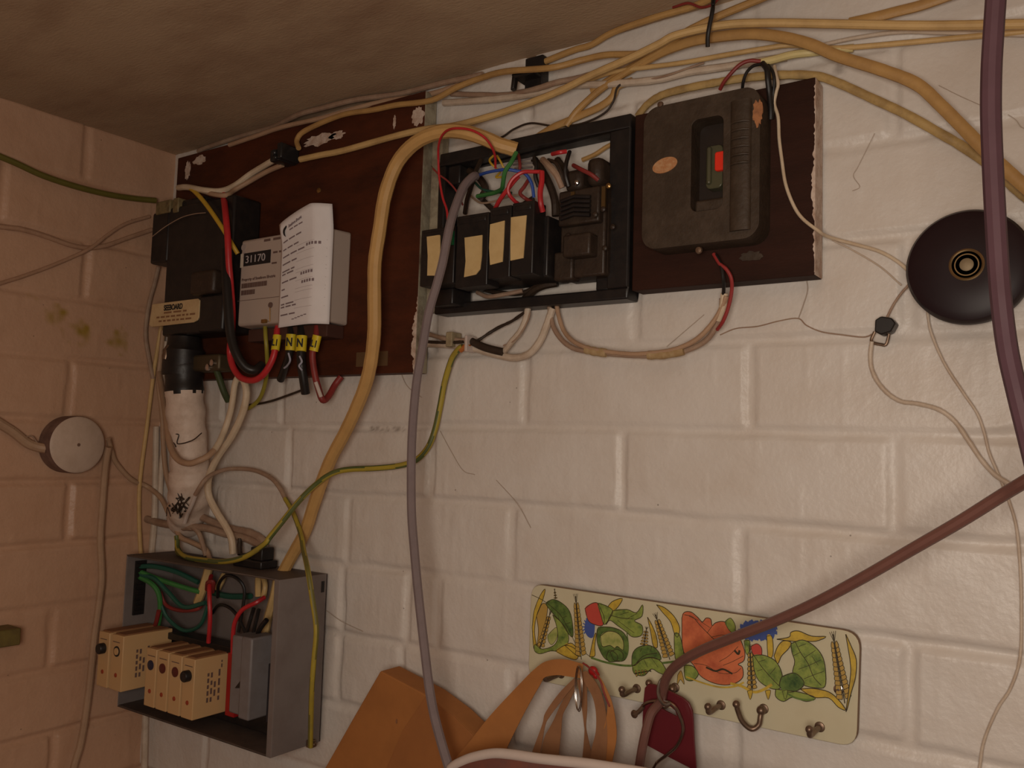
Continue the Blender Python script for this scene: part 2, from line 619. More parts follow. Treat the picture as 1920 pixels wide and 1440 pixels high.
def wall_mesh(name, u0, u1, z0, z1, step, joints, seed, to3d, m, stains=(), far=None):
    us = np.arange(u0, u1 + step * 0.5, step)
    zs = np.arange(z0, z1, step)
    zs = np.append(zs, z1)
    U, Z = np.meshgrid(us, zs)
    H = brick_height(U.ravel(), Z.ravel(), joints, seed)
    H = np.minimum(H, 0.0002)
    P = to3d(U.ravel(), Z.ravel(), H)
    nu, nz = len(us), len(zs)
    i = np.arange(nu - 1)[None, :] + nu * np.arange(nz - 1)[:, None]
    i = i.ravel()
    F = np.stack([i, i + 1, i + nu + 1, i + nu], 1)
    st = np.zeros(len(P))
    for (su, sz, r, a) in stains:
        dd = np.hypot(U.ravel() - su, Z.ravel() - sz) / r
        st = np.maximum(st, a * np.clip(1.25 - dd + 1.6 * vnoise(U.ravel(), Z.ravel(), 130, 77), 0, 1))
    if far is not None:
        base = len(P)
        fu, fz0 = far
        L = [(u0, z0), (u1, z0), (u1, z1), (fu, z1), (fu, z0), (fu, fz0), (u1, fz0), (u0, fz0)]
        q = to3d(np.array([a for a, b in L]), np.array([b for a, b in L]), np.zeros(8))
        P = np.vstack([P, q])
        st = np.append(st, np.zeros(8))
        F = np.vstack([F, base + np.array([[1, 4, 3, 2], [7, 6, 1, 0], [6, 5, 4, 1]])])
    me = bpy.data.meshes.new(name)
    me.vertices.add(len(P))
    me.vertices.foreach_set('co', P.ravel())
    me.loops.add(F.size)
    me.loops.foreach_set('vertex_index', F.ravel().astype(np.int32))
    me.polygons.add(len(F))
    me.polygons.foreach_set('loop_start', np.arange(0, F.size, 4, dtype=np.int32))
    me.polygons.foreach_set('loop_total', np.full(len(F), 4, dtype=np.int32))
    me.polygons.foreach_set('use_smooth', np.ones(len(F), dtype=bool))
    me.update(calc_edges=True)
    me.validate()
    at = me.attributes.new('stain', 'FLOAT', 'POINT')
    at.data.foreach_set('value', st.astype(np.float32))
    me.materials.append(m)
    o = bpy.data.objects.new(name, me)
    SC.collection.objects.link(o)
    o['kind'] = 'structure'
    return o


def jx(*px):
    return [W(x, y).x for x, y in px]


jb = {0: jx((540, 860), (807, 865), (1165, 870), (1676, 905)) + [1.145],
      1: jx((652, 980), (957, 1030), (1389, 1065)) + [1.03, 0.125],
      -1: jx((983, 745), (1405, 745)) + [0.13, 0.24, 1.04],
      -2: jx((1190, 610)) + [0.24, 0.47, 0.93, 1.15],
      2: jx((762, 1140), (640, 1110)) + [0.49, 0.70, 0.93, 1.15],
      3: jx((633, 1250), (750, 1280), (955, 1350)) + [0.80, 1.03]}
wall_mesh('wall_back', -0.0052, 1.30, -0.62, ZC + 0.008, 0.0026, jb, 11, lambda u, z, h: np.stack([u, -h, z], 1), M_WALL, (
    [(W(px_, 803 + (px_ % 3)).x, W(px_, 803 + (px_ % 3)).z, 0.0016, 0.55) for px_ in range(690, 775, 5)] + [(W(1575, 125).x, W(1575, 125).z, 0.004, 0.5)]), (XR, ZF))


def jy(*px):
    return [-WL(x, y).y for x, y in px]


jl = {-5: jy((165, 280)) + [0.35, 0.58], -4: jy((5, 360)) + [0.46], -3: jy((162, 510)) + [0.34, 0.57], -2: [0.245, 0.47],
      -1: jy((132, 722)) + [0.36, 0.58], 0: [0.25, 0.47], 1: jy((130, 965)) + [0.36], 2: [0.24, 0.47],
      3: jy((97, 1180)) + [0.36], 4: [0.26, 0.48], 5: jy((100, 1400)) + [0.37]}
for k_ in list(jl):
    jl[k_] = sorted(jl[k_])
wall_mesh('wall_left', -0.0056, 0.60, -0.62, ZC + 0.008, 0.0028, jl, 31, lambda u, z, h: np.stack([h, -u, z], 1), M_LWALL,
          [(-WL(*p).y, WL(*p).z, r, a) for p, r, a in (((112, 596), 0.011, .9), ((150, 620), 0.013, .9), ((224, 640), 0.012, .9), ((70, 560), 0.004, .3), ((55, 552), 0.003, .3))],
          (-YF, ZF))

# ceiling: rough plaster
us = np.arange(-0.012, 1.5001, 0.012)
vs_ = np.arange(-0.012, 1.3001, 0.012)
U, V = np.meshgrid(us, vs_)
Zc = ZC + 0.0022 * vnoise(U, V, 9, 3) + 0.001 * vnoise(U, V, 30, 4)
b = MB()
nu = len(us)
b.v = [Vector(p) for p in zip(U.ravel(), -V.ravel(), Zc.ravel())]
for j in range(len(vs_) - 1):
    for i in range(nu - 1):
        k = j * nu + i
        b.f.append([k, k + 1, k + nu + 1, k + nu])
        b.mi.append(0)
b.add([(1.5, 0, ZC), (XR, 0, ZC), (XR, -1.3, ZC), (1.5, -1.3, ZC), (0, -1.3, ZC), (XR, YF, ZC), (0, YF, ZC)], [(0, 1, 2, 3), (4, 2, 5, 6)])
struct('ceiling', b, M_CEIL, True)
b = MB().box((XR, YF, ZF), (XR + 0.05, 0, ZC))
struct('wall_right', b, M_PLAIN)
b = MB().box((0, YF - 0.05, ZF), (XR, YF, ZC))
struct('wall_front', b, M_PLAIN)
b = MB().box((0, YF, ZF - 0.05), (XR, 0, ZF))
struct('floor', b, M_FLOOR)


# ================================================================ boards
def zx(px, py, d):
    p = W(px, py, d)
    return (p.x, p.z)


def flake(b, cx, cz, rx, rz, d, seed, n=22, th=0.0006, mi=0):
    r_ = random.Random(seed)
    poly = []
    for i in range(n):
        a = 2 * math.pi * i / n
        k = 0.75 + 0.4 * r_.random()
        poly.append((cx + rx * k * math.cos(a), cz + rz * k * math.sin(a)))
    b.prism(poly, d, d + th, mi)


BD = 0.020
t = thing('meter_board', 'large reddish-brown wooden board screwed to the brick wall behind the meter', 'board', (0.256, 0, 0.055))
b = MB().box((0.036, -BD, 0.055), (0.466, -0.001, 0.352))
b.mi[3] = 1
obj('board_panel', b, [M_BOARD, M_BEDGE], t, False, 0.0008)


def flaked_edge(parent, px, d, y0, y1, step, seed, wmin, wmax, label, xe):
    r_ = random.Random(seed)
    inner, outer = [], []
    wk = wmin
    for py in range(y0, y1, step):
        z_ = W(px, py, d).z
        wk = max(wmin, min(wmax, wk + r_.uniform(-1, 1) * (wmax - wmin) * 0.38))
        inner.append((xe - wk, z_))
        outer.append((xe, z_))
    b_ = MB()
    n_ = len(inner)
    for lay in (0, 1):
        b_.add([Vector((x_, -d - 0.0005 * lay, z_)) for x_, z_ in inner + outer], [(i, i + 1, n_ + i + 1, n_ + i) for i in range(n_ - 1)])
    obj('flaked_paint', b_, M_PATCH, parent, False, label=label)


flaked_edge(t, 785, BD, 556, 702, 3, 3, 0.0002, 0.0060, 'flaking white paint low on the right edge', 0.466)
for (px, py, a, c, s) in ((600, 262, .026, .007, 1), (632, 254, .012, .005, 2), (375, 300, .014, .006, 4), (352, 320, .006, .012, 5), (784, 218, .009, .010, 6), (740, 228, .002, .008, 7)):
    b = MB()
    cx, cz = zx(px, py, BD)
    flake(b, cx, cz, a, min(c, 0.351 - cz), BD - 0.0002, s, 30)
    obj('paint_patch', b, M_PATCH, t, False, label='patch of white wall paint on the brown board')
for (px, py) in ((677, 675), (742, 677)):
    cx, cz = zx(px, py, BD)
b = MB()
x0, z0 = zx(668, 688, BD)
x1, z1 = zx(728, 658, BD)
b.box((x0, -BD - 0.0006, z0), (x1, -BD + 0.0005, z1))
obj('faded_label', b, mat('faded_brown_label', (0.11, 0.06, 0.025), 0.7), t, False, label='faded paper label on the board')
b = MB()
p = W(598, 357, BD)
b.lathe((p.x, -BD + 0.0005, p.z), (0, -1, 0), [(0.0035, 0), (0.003, 0.0012), (0.0008, 0.0018)], 14)
obj('screw', b, M_BRASS, t)

t = thing('switch_board', 'dark brown wooden board on the wall behind the brown switch', 'board', (0.79, 0, 0.119))
b = MB().box((0.712, -0.022, 0.1195), (0.868, -0.001, 0.276))
b.mi[3] = 1
obj('board_panel', b, [M_BOARD2, M_PATCH], t, False, 0.0012)
flaked_edge(t, 1530, 0.022, 158, 512, 4, 8, 0.0002, 0.0030, 'flaking cream paint along the right edge', 0.8679)
# strip of bare batten between the meter board and the open fuse box
b = MB().box((0.4705, -0.012, 0.118), (0.4845, -0.001, 0.305))
o = obj('wooden_batten', b, M_BEDGE, None, False, 0.001)
tag(o, 'narrow grubby white batten beside the right edge of the brown meter board', 'batten')


# ================================================================ electricity meter
MF = 0.059
t = thing('electricity_meter', 'pale grey electricity meter with a printed face and black number register', 'electricity meter', (0.296, 0, 0.108))
b = MB().box((0.226, -MF, 0.1085), (0.367, -BD, 0.2125), 0, 0.002)
obj('casing', b, M_METER, t, True, 0.003, seg=3)
b = MB().box((0.232, -0.046, 0.094), (0.362, -BD - 0.001, 0.1083))
obj('terminal_cover', b, M_METERT, t, False, 0.001)


def mface(px, py, k=MF):
    return W(px, py, k)


U_ = Vector((1, 0, 0))
V_ = Vector((0, 0, 1))
b = MB()
p0 = mface(460, 492)
b.box((0.2345, -MF - 0.0006, 0.1795), (0.2805, -MF + 0.001, 0.1945))
rg = obj('register_window', b, M_INKB, t, False, label='black number register')
text('register_digits', '31170', 0.0122, (0.2375, -MF - 0.0009, 0.1828), U_, V_, M_DIGIT, rg, squeeze=1.15)
b = MB()
b.box((0.2285, -MF - 0.0004, 0.1785), (0.2325, -MF + 0.001, 0.1945))
obj('register_side_mark', b, mat('cream_print', (0.62, 0.54, 0.44), 0.6), t, False)
b = MB()
fy = -MF - 0.00015
dashes(b, (0.268, fy, 0.2045), U_, V_, 2, 0.0028, 0.030, 3)
dashes(b, (0.2845, fy, 0.1895), U_, V_, 2, 0.0022, 0.018, 5)
dashes(b, (0.2830, fy, 0.1775), U_, V_, 1, 0.0020, 0.0085, 6)
dashes(b, (0.2325, fy, 0.1540), U_, V_, 9, 0.0055, 0.044, 8, 0.06)
dashes(b, (0.2325, fy, 0.1460), U_, V_, 5, 0.0055, 0.024, 9, 0.06)
b.add([(0.2265, fy, 0.1395), (0.306, fy, 0.1395), (0.306, fy, 0.1401), (0.2265, fy, 0.1401)], [(0, 1, 2, 3)])
obj('printed_marks', b, M_INKM, t, False)
text('owner_text', 'Property of Southern Electric', 0.0042, (0.2325, -MF - 0.0002, 0.1625), U_, V_, M_INKM, t, squeeze=1.15, bold=True)
b = MB()
for k in range(2):
    c = mface(457, 464 + k * 14)
    b.lathe((c.x, -MF + 0.0003, c.z), (0, -1, 0), [(0.004, 0), (0.004, 0.0006), (0.003, 0.0006)], 20)
obj('approval_mark', b, mat('moulded_mark', (0.40, 0.33, 0.30), 0.5), t, False)
b = MB()
c = mface(508, 572)
b.lathe((c.x, -MF + 0.0005, c.z), (0, -1, 0), [(0.0032, 0), (0.0030, 0.002), (0.001, 0.0022)], 16)
obj('cover_screw', b, M_INKM, t)
b = MB()
c = mface(502, 600)
b.tube([Vector((c.x - 0.006, -MF - 0.001, c.z)), Vector((c.x - 0.002, -MF - 0.002, c.z - 0.001)), Vector((c.x + 0.005, -MF - 0.001, c.z - 0.002)), Vector((c.x + 0.004, -MF - 0.001, c.z + 0.012)), Vector((c.x + 0.003, -MF - 0.0005, c.z + 0.018))], 0.0006, 6)
b.box((c.x - 0.007, -MF - 0.0035, c.z - 0.0035), (c.x, -MF - 0.0005, c.z + 0.0005))
obj('seal_wire', b, M_BRASS, t, label='brass seal and wire')

# the folded slip tucked on to the meter
t = thing('paper_slip', 'curled white paper slip with printed lines stuck on the front of the meter', 'paper', (0.34, 0, 0.108))
nu_, nv_ = 26, 24
ux = np.linspace(0, 1, nu_)
vz = np.linspace(0, 1, nv_)
cols = []
for v in vz:
    for u in ux:
        x = 0.3015 + 0.071 * u - 0.0012 * v * (1 - u)
        top = 0.2185 + 0.0165 * min(1, u / 0.72) ** 0.8 - 0.0006 * u
        bot = 0.1045 + 0.0012 * u
        z = bot + (top - bot) * v
        curl = 0.0042 * math.sin(min(1, u / 0.74) * math.pi * 0.5) - (0.0125 * ((u - 0.74) / 0.26) ** 1.6 if u > 0.74 else 0)
        d = MF + 0.0022 + curl + 0.010 * max(0, v - 0.80) * (1 - 0.2 * u) * 2.2
        cols.append(Vector((x, -d, z)))
b = MB()
fs = []
for j in range(nv_ - 1):
    for i in range(nu_ - 1):
        k = j * nu_ + i
        fs.append((k, k + 1, k + nu_ + 1, k + nu_))
b.add(cols, fs)
obj('sheet', b, M_PAPER, t, True, solid=0.0003)


def slip(u, v):
    i = min(nu_ - 2, int(u * (nu_ - 1)))
    j = min(nv_ - 2, int(v * (nv_ - 1)))
    fu = u * (nu_ - 1) - i
    fv = v * (nv_ - 1) - j
    a = cols[j * nu_ + i] * (1 - fu) + cols[j * nu_ + i + 1] * fu
    c = cols[(j + 1) * nu_ + i] * (1 - fu) + cols[(j + 1) * nu_ + i + 1] * fu
    return a * (1 - fv) + c * fv + Vector((0, -0.0005, 0))


b = MB()
rr = random.Random(12)


def slipmark(u0, u1, v0, v1, mi):
    n_ = 3
    A = [slip(u0 + (u1 - u0) * k / n_, v0) for k in range(n_ + 1)]
    B = [slip(u0 + (u1 - u0) * k / n_, v1) for k in range(n_ + 1)]
    b.strip(A, B, mi)


for v in (0.80, 0.725, 0.655, 0.585, 0.515, 0.487, 0.415, 0.345, 0.275, 0.205, 0.178, 0.105):
    u = 0.06
    for k in range(rr.choice((1, 2, 2, 3))):
        w_ = rr.uniform(0.08, 0.20)
        slipmark(u, u + w_, v, v + 0.013, 0)
        u += w_ + 0.03
for v, u0 in ((0.665, 0.62), (0.43, 0.52), (0.355, 0.55)):
    for k in range(5):
        slipmark(u0 + k * 0.055, u0 + k * 0.055 + 0.036, v, v + 0.024, 0)
for v in (0.70, 0.63, 0.56, 0.49, 0.46, 0.39, 0.32, 0.29, 0.22, 0.15):
    slipmark(0.40, 0.95, v, v + 0.0025, 1)
for k in range(5):
    slipmark(0.35 + k * 0.07, 0.41 + k * 0.07, 0.055 + 0.006 * k, 0.063 + 0.006 * k, 0)
for k in range(3):
    slipmark(0.23 + k * 0.11, 0.32 + k * 0.11, 0.878, 0.889, 0)
obj('printed_lines', b, [M_INK, M_INKL], t, False)
pa, pb, pv = slip(0.22, 0.905), slip(0.62, 0.925), slip(0.22, 0.945)
text('heading_text', 'Southern Electric', 0.0047, pa + Vector((0, -0.0006, 0)), pb - pa, Vector((0, 0, 1)), M_INK, t, 0.00008, 0.72, True)
b = MB()
pc = slip(0.10, 0.905) + Vector((0, -0.0006, 0))
P = spline([pc + Vector((0.005, 0, 0.008)), pc + Vector((0.0038, 0, 0.0045)), pc + Vector((0.0008, 0, 0.001)), pc + Vector((0.001, 0, -0.003)), pc + Vector((0.0035, 0, -0.0065))], 5)
b.tube(P, [0.0003 + 0.0014 * math.sin(math.pi * i / (len(P) - 1)) for i in range(len(P))], 8, 0, 0.3, True, (0, -1, 0))
obj('swirl_logo', b, M_INKB, t)


# ================================================================ service cut-out on the left
t = thing('service_cutout', 'black service cut-out box with a cream printed label, in the corner of the brown board', 'fuse cut-out', (0.13, 0, 0.105))
b = MB().box((0.084, -0.060, 0.106), (0.212, -BD, 0.268))
b.box((0.049, -0.060, 0.200), (0.0845, -BD, 0.266))
b.box((0.165, -0.066, 0.106), (0.210, -0.058, 0.150))
obj('casing', b, M_BLACK, t, True, 0.003)
b = MB().box((0.060, -0.056, 0.265), (0.150, -0.024, 0.277))
obj('terminal_cover', b, M_BLACK, t, True, 0.004)
b = MB()
b.box((0.058, -0.062, 0.262), (0.088, -0.035, 0.2785))
b.box((0.094, -0.062, 0.260), (0.105, -0.035, 0.2785))
obj('terminal_block', b, mat('aged_terminal', (0.20, 0.15, 0.07), 0.5, 0, (0.06, 0.04, 0.02), 0.8, 150), t, True, 0.0015, label='exposed dull brass terminals')
b = MB().box((0.155, -0.074, 0.150), (0.200, -0.058, 0.178))
obj('fuse_grip', b, M_DBAKE, t, True, 0.004)
b = MB()
x0, zb = zx(284, 602, 0.0612)
b.prism([(0.0595, 0.121), (0.064, 0.1475), (0.1565, 0.1478), (0.160, 0.145), (0.1605, 0.126), (0.157, 0.1215), (0.150, 0.1195), (0.066, 0.1185)], 0.060, 0.0622)
lb = obj('printed_label', b, M_LABEL, t, True, 0.0006, label='cream label with black lettering')
text('label_heading', 'SEEBOARD', 0.0095, (0.0895, -0.0624, 0.1375), U_, V_, M_INKB, lb, squeeze=0.82, bold=True)
b = MB()
dashes(b, (0.090, -0.0623, 0.1335), U_, V_, 3, 0.0022, 0.046, 2)
dashes(b, (0.075, -0.0623, 0.1285), U_, V_, 8, 0.0022, 0.078, 3)
dashes(b, (0.080, -0.0623, 0.1235), U_, V_, 7, 0.0022, 0.066, 4)
obj('small_print', b, mat('brown_print', (0.26, 0.13, 0.06), 0.7), lb, False)
b = MB()
gx = W(345, 660, 0.047).x
b.lathe((gx, -0.047, 0.058), (0, 0, 1), [(0.0245, 0), (0.0245, 0.030), (0.021, 0.034), (0.019, 0.047)], 32)
obj('cable_gland', b, M_BLACK, t)
b = MB()
b.lathe((gx - 0.003, -0.070, 0.075), (0, 0.2, 1), [(0.004, 0), (0.005, 0.004), (0.005, 0.012), (0.003, 0.018)], 12)
obj('gland_bolt', b, M_IRON, t)
b = MB()
b.box((0.125, -0.050, 0.062), (0.186, -0.024, 0.082))
obj('earth_clamp', b, mat('dull_clamp', (0.09, 0.065, 0.035), 0.5, 0.5), t, True, 0.003, label='dull metal earth clamp')
b = MB()
for (x, z) in ((0.176, 0.071), (0.168, 0.066)):
    b.lathe((x, -0.050, z), (0, -1, 0), [(0.004, 0), (0.004, 0.003), (0.002, 0.004)], 12)
obj('clamp_screw', b, M_SCREW, t)

# incoming service pipe
pp = [W(345, 684, 0.047), W(346, 740, 0.046), W(350, 800, 0.042), W(355, 870, 0.037), W(356, 915, 0.031), W(354, 950, 0.018), W(352, 975, 0.0)]
S = spline(pp, 10)
rr = random.Random(2)
b = MB()
b.tube(S, [0.0225 + 0.0008 * math.sin(i * 0.9) + rr.uniform(-.0004, .0004) + (0.0022 if i > 32 else 0.0) for i in range(len(S))], 32)
k0 = 9
for i in range(len(S) - 1):
    for k in range(32):
        if i < k0 + (1 if (k % 5 == 0 or k % 7 == 3) else 0):
            b.mi[i * 32 + k] = 1
o = obj('service_pipe', b, [M_PIPE, M_BLACK], None, True)
tag(o, 'thick lumpy white painted pipe with a black top coming down below the black cut-out', 'pipe')


# ================================================================ open fuse box in the middle
t = thing('open_fuse_box', 'open black fuse box frame with its cover missing, full of dusty wiring', 'fuse box', (0.60, 0, 0.112))
FX0, FX1, FZ0, FZ1, FD = 0.490, 0.708, 0.113, 0.279, 0.022
b = MB()
w_ = 0.011
b.box((FX0, -FD, FZ1 - 0.013), (FX1, -0.0005, FZ1))
b.box((FX0, -FD, FZ0), (FX1, -0.0005, FZ0 + 0.010))
b.box((FX0, -FD, FZ0 + 0.010), (FX0 + 0.008, -0.0005, FZ1 - 0.013))
b.box((FX1 - 0.021, -FD, FZ0 + 0.010), (FX1, -0.0005, FZ1 - 0.013))
b.box((FX1 - 0.034, -FD + 0.004, FZ0 + 0.010), (FX1 - 0.021, -0.0005, FZ0 + 0.028))
b.box((FX0 + 0.008, -FD + 0.004, FZ1 - 0.033), (FX0 + 0.024, -0.0005, FZ1 - 0.013))
obj('frame', b, M_BLACK, t, True, 0.0015)
b = MB()
p = W(1155, 522, FD)
b.lathe((p.x, -FD + 0.004, p.z), (0, -1, 0), [(0.0055, 0), (0.0055, 0.0015), (0.004, 0.003), (0.001, 0.0035)], 20)
obj('cover_screw', b, M_BRASS, t, label='brass screw in the lower right corner')
# the bank of rewirable fuses
FB = 0.064
b = MB().box((0.512, -0.046, 0.1345), (0.640, -0.006, 0.190))
b.box((0.500, -0.040, 0.118), (0.528, -0.010, 0.1345))
obj('fuse_base', b, M_BLACK, t, True, 0.0015)
for i, (a, c, zt, zb, la) in enumerate(((0.506, 0.5475, 0.188, 0.1330, ((801, 441), (826, 441), (826, 480), (824, 517), (802, 517), (803, 480))),
                                        (0.5495, 0.5865, 0.196, 0.1280, ((872, 446), (905, 441), (904, 480), (901, 505), (893, 515), (871, 520), (874, 490))),
                                        (0.5875, 0.6115, 0.199, 0.1330, ((920, 421), (947, 414), (945, 460), (943, 491), (920, 497), (918, 465))),
                                        (0.6125, 0.6360, 0.200, 0.1340, ((959, 408), (988, 404), (985, 445), (982, 484), (958, 489), (958, 450))))):
    b = MB().box((a, -FB, zb), (c, -0.044, zt))
    b.box((a + 0.003, -FB - 0.001, zt - 0.008), (c - 0.003, -FB + 0.001, zt - 0.003))
    fc = obj('fuse_carrier', b, M_BLACK, t, True, 0.0018)
    b = MB()
    b.prism([zx(x, y, FB) for x, y in la], FB, FB + 0.0009)
    obj('paper_label', b, M_FLABEL, fc, False, label='blank aged paper label')
b = MB()
p = W(847, 446, FB)
b.box((p.x - 0.003, -FB - 0.0012, p.z - 0.007), (p.x + 0.003, -FB + 0.0005, p.z + 0.006))
for k in range(6):
    b.box((p.x - 0.0033, -FB - 0.0018, p.z - 0.006 + k * 0.002), (p.x + 0.0033, -FB - 0.0008, p.z - 0.005 + k * 0.002))
obj('green_clip', b, mat('green_plastic', (0.01, 0.16, 0.06), 0.4), t, False, label='small green ribbed clip')
# bakelite main switch, cover off
b = MB()
b.box((0.644, -0.032, 0.134), (0.690, -0.003, 0.215))
b.box((0.646, -0.040, 0.180), (0.688, -0.030, 0.212))
b.box((0.655, -0.046, 0.150), (0.683, -0.030, 0.170))
b.box((0.640, -0.036, 0.132), (0.660, -0.020, 0.158))
b.box((0.684, -0.028, 0.135), (0.6905, -0.010, 0.200))
obj('switch_base', b, M_DBAKE, t, True, 0.002)
b = MB()
b.box((0.650, -0.038, 0.212), (0.668, -0.010, 0.232))
obj('terminal_shroud', b, M_DBAKE, t, True, 0.005)
b = MB()
b.box((0.672, -0.038, 0.214), (0.688, -0.010, 0.240))
obj('terminal_shroud', b, M_DBAKE, t, True, 0.006)
for (px, py, dd) in ((1080, 342, .041), (1140, 348, .041), (1115, 402, .048), (1130, 392, .047), (1148, 425, .036), (1133, 465, .043), (1064, 442, .044)):
    p = W(px, py, dd)
    b = MB()
    b.lathe((p.x, p.y + 0.002, p.z), (0, -1, 0), [(0.0024, 0), (0.0024, 0.002), (0.001, 0.003)], 12)
    obj('terminal_screw', b, M_BRASS if px == 1140 else M_SCREW if px == 1080 else M_DBAKE, t)
for (x0, y0, x1, y1) in ((1128, 350, 1134, 392), (1070, 360, 1076, 395), (1091, 452, 1097, 478)):
    b = MB()
    p, q = W(x0, y0, .042), W(x1, y1, .042)
    b.box((p.x, p.y, q.z), (q.x, p.y + 0.002, p.z))
    obj('contact_strip', b, mat('dull_brass_strip', (0.12, 0.07, 0.025), 0.45, 0.5), t, False)
b = MB()
for k in range(5):
    z_ = 0.185 + 0.004 * k
    b.tube([Vector((0.652, -0.045, z_)), Vector((0.667, -0.047, z_ + 0.002)), Vector((0.682, -0.045, z_))], 0.0018, 8)
obj('fuse_bridge', b, M_BLACK, t)
# loose wires of the fuse box
WIRES = [
    ('blue_wire', [(893, 330, .045), (915, 323, .052), (945, 318, .055), (966, 320, .050), (985, 326, .045), (997, 345, .040), (1001, 370, .035)], 6, M_BLUE),
    ('green_wire', [(968, 286, .050), (958, 305, .056), (947, 322, .058), (943, 345, .052), (940, 355, .045), (925, 362, .038), (895, 368, .03)], 8, M_GREEN),
    ('yellow_wire', [(925, 292, .046), (918, 300, .05), (922, 308, .052), (930, 315, .05), (938, 322, .045), (930, 332, .04), (940, 332, .04)], 4, M_YEL),
    ('yellow_wire', [(932, 292, .05), (938, 302, .052), (944, 314, .05), (948, 326, .045)], 4, M_YEL),
    ('red_wire', [(1016, 322, .052), (1016, 340, .054), (1013, 360, .056), (1014, 380, .056), (1018, 397, .052)], 10, M_RED),
    ('red_wire', [(1014, 322, .050), (1000, 322, .052), (980, 323, .055), (962, 335, .058), (953, 352, .058), (955, 365, .056), (965, 377, .050), (972, 382, .044)], 7, M_RED),
    ('red_wire', [(973, 330, .05), (962, 342, .052), (948, 360, .054), (937, 375, .052), (928, 392, .046)], 8, M_RED),
    ('dark_red_wire', [(992, 336, .03), (983, 350, .035), (975, 362, .035), (985, 372, .03), (1000, 380, .03)], 7, M_DRED),
    ('dark_red_wire', [(972, 290, .03), (975, 308, .035), (974, 322, .035)], 6, M_DRED),
    ('red_wire', [(1036, 289, .040), (1048, 286, .046), (1062, 284, .042)], 8, M_RED),
    ('dark_red_wire', [(1075, 310, .035), (1090, 318, .042), (1108, 327, .042), (1122, 338, .038)], 8, M_DRED),
    ('black_wire', [(1068, 285, .03), (1062, 305, .046), (1060, 325, .048), (1066, 350, .045)], 8, M_BLACKW),
    ('grey_lead', [(1018, 300, .035), (1030, 312, .046), (1045, 330, .048), (1055, 352, .044)], 13, M_DUSTY),
    ('grey_lead', [(1028, 300, .035), (1042, 306, .046), (1052, 325, .048), (1058, 350, .044)], 7, M_DBAKE),
    ('black_wire', [(1002, 296, .03), (1006, 310, .038), (1004, 330, .038), (1010, 350, .035)], 8, M_BLACKW),
    ('brown_lead', [(880, 365, .012), (900, 380, .02), (925, 378, .022), (950, 370, .02), (975, 365, .015)], 4, M_DUSTY),
    ('red_wire', [(1012, 397, .045), (1012, 420, .045), (1011, 445, .045), (1009, 480, .04)], 5, M_DRED),
    ('brown_lead', [(1092, 300, .008), (1115, 290, .008), (1135, 277, .008), (1148, 270, .008)], 9, M_TAN),
    ('green_wire', [(890, 342, .012), (905, 355, .02), (930, 360, .025), (960, 362, .02)], 5, M_DGREEN),
    ('black_lead', [(872, 400, .01), (876, 375, .02), (885, 345, .03), (892, 322, .03), (902, 300, .02)], 9, M_DBAKE),
    ('dusty_lead', [(1002, 300, .012), (1015, 318, .02), (1030, 345, .026), (1040, 375, .028), (1042, 405, .028)], 15, M_DBAKE),
    ('dusty_lead', [(1045, 300, .012), (1060, 322, .02), (1072, 350, .03)], 14, M_BAKE),
    ('dusty_lead', [(905, 375, .008), (930, 395, .012), (965, 392, .012), (1000, 372, .012)], 11, M_DBAKE),
    ('dusty_lead', [(880, 320, .010), (900, 335, .014), (910, 355, .018), (900, 375, .018)], 14, M_DBAKE),
    ('dusty_lead', [(898, 540, .010), (930, 548, .012), (975, 550, .012), (1010, 535, .014), (1040, 520, .014)], 9, M_DBAKE),
    ('dusty_lead', [(985, 560, .008), (1000, 545, .012), (1020, 535, .014), (1045, 530, .012)], 16, M_DBAKE),
    ('blue_wire', [(1020, 335, .02), (1030, 350, .025), (1036, 362, .02)], 6, M_BLUE),
]
for i, (nm, pts, w, m) in enumerate(WIRES):
    cable(nm, pts, w, m, parent=t, n=8)
for (p0, p1) in (((958, 303), (998, 297)), ((962, 309), (998, 305)), ((965, 316), (998, 313))):
    b = MB()
    b.tube([W(*p0, .02), W(*p1, .02)], 0.0009, 8)
    obj('earth_bar', b, M_SWG, t)
b = MB()
b.tube(spline([W(895, 548, .015), W(915, 556, .02), (W(945, 552, .02)), W(980, 545, .015)], 5), 0.0022, 8)
obj('cobwebbed_lead', b, M_DUSTY, t)

# thin red loop escaping from the box
cable('looped_wire', [(840, 425, .066), (838, 395, .064), (830, 370, .062), (824, 335, .060), (822, 300, .062), (823, 270, .072), (832, 250, .082), (850, 241, .088), (880, 243, .087), (905, 255, .082), (920, 272, .074), (928, 292, .064), (929, 315, .055)], 4.2, M_RED,
      'thin red wire looping up out of the left side of the open fuse box', 'wire', n=8)
b = MB()
P, r = path([(812, 316, .060), (824, 328, .060), (840, 340, .058), (857, 360, .055), (868, 385, .050)], 3.4)
b.tube(spline(P, 5), r, 8)
b.tube([P[0] + Vector((-0.002, 0, 0.003)), P[0]], 0.0005, 6, 1)
o = obj('bare_ended_wire', b, [M_DRED, M_SCREW])
tag(o, 'short dull red wire with a bare end beside the looped thin red wire', 'wire')

# ================================================================ brown switch with the red button
t = thing('isolator_switch', 'brown moulded switch box with a recessed lever and bright red button', 'switch', (0.785, 0, 0.146))
SD = 0.048


def rrect(x0, x1, z0, z1, r, n=7):
    out = []
    for cx, cz, a0 in ((x1 - r, z1 - r, 0), (x0 + r, z1 - r, 90), (x0 + r, z0 + r, 180), (x1 - r, z0 + r, 270)):
        for k in range(n + 1):
            a = math.radians(a0 + 90 * k / n)
            out.append((cx + r * math.cos(a), cz + r * math.sin(a)))
    return out


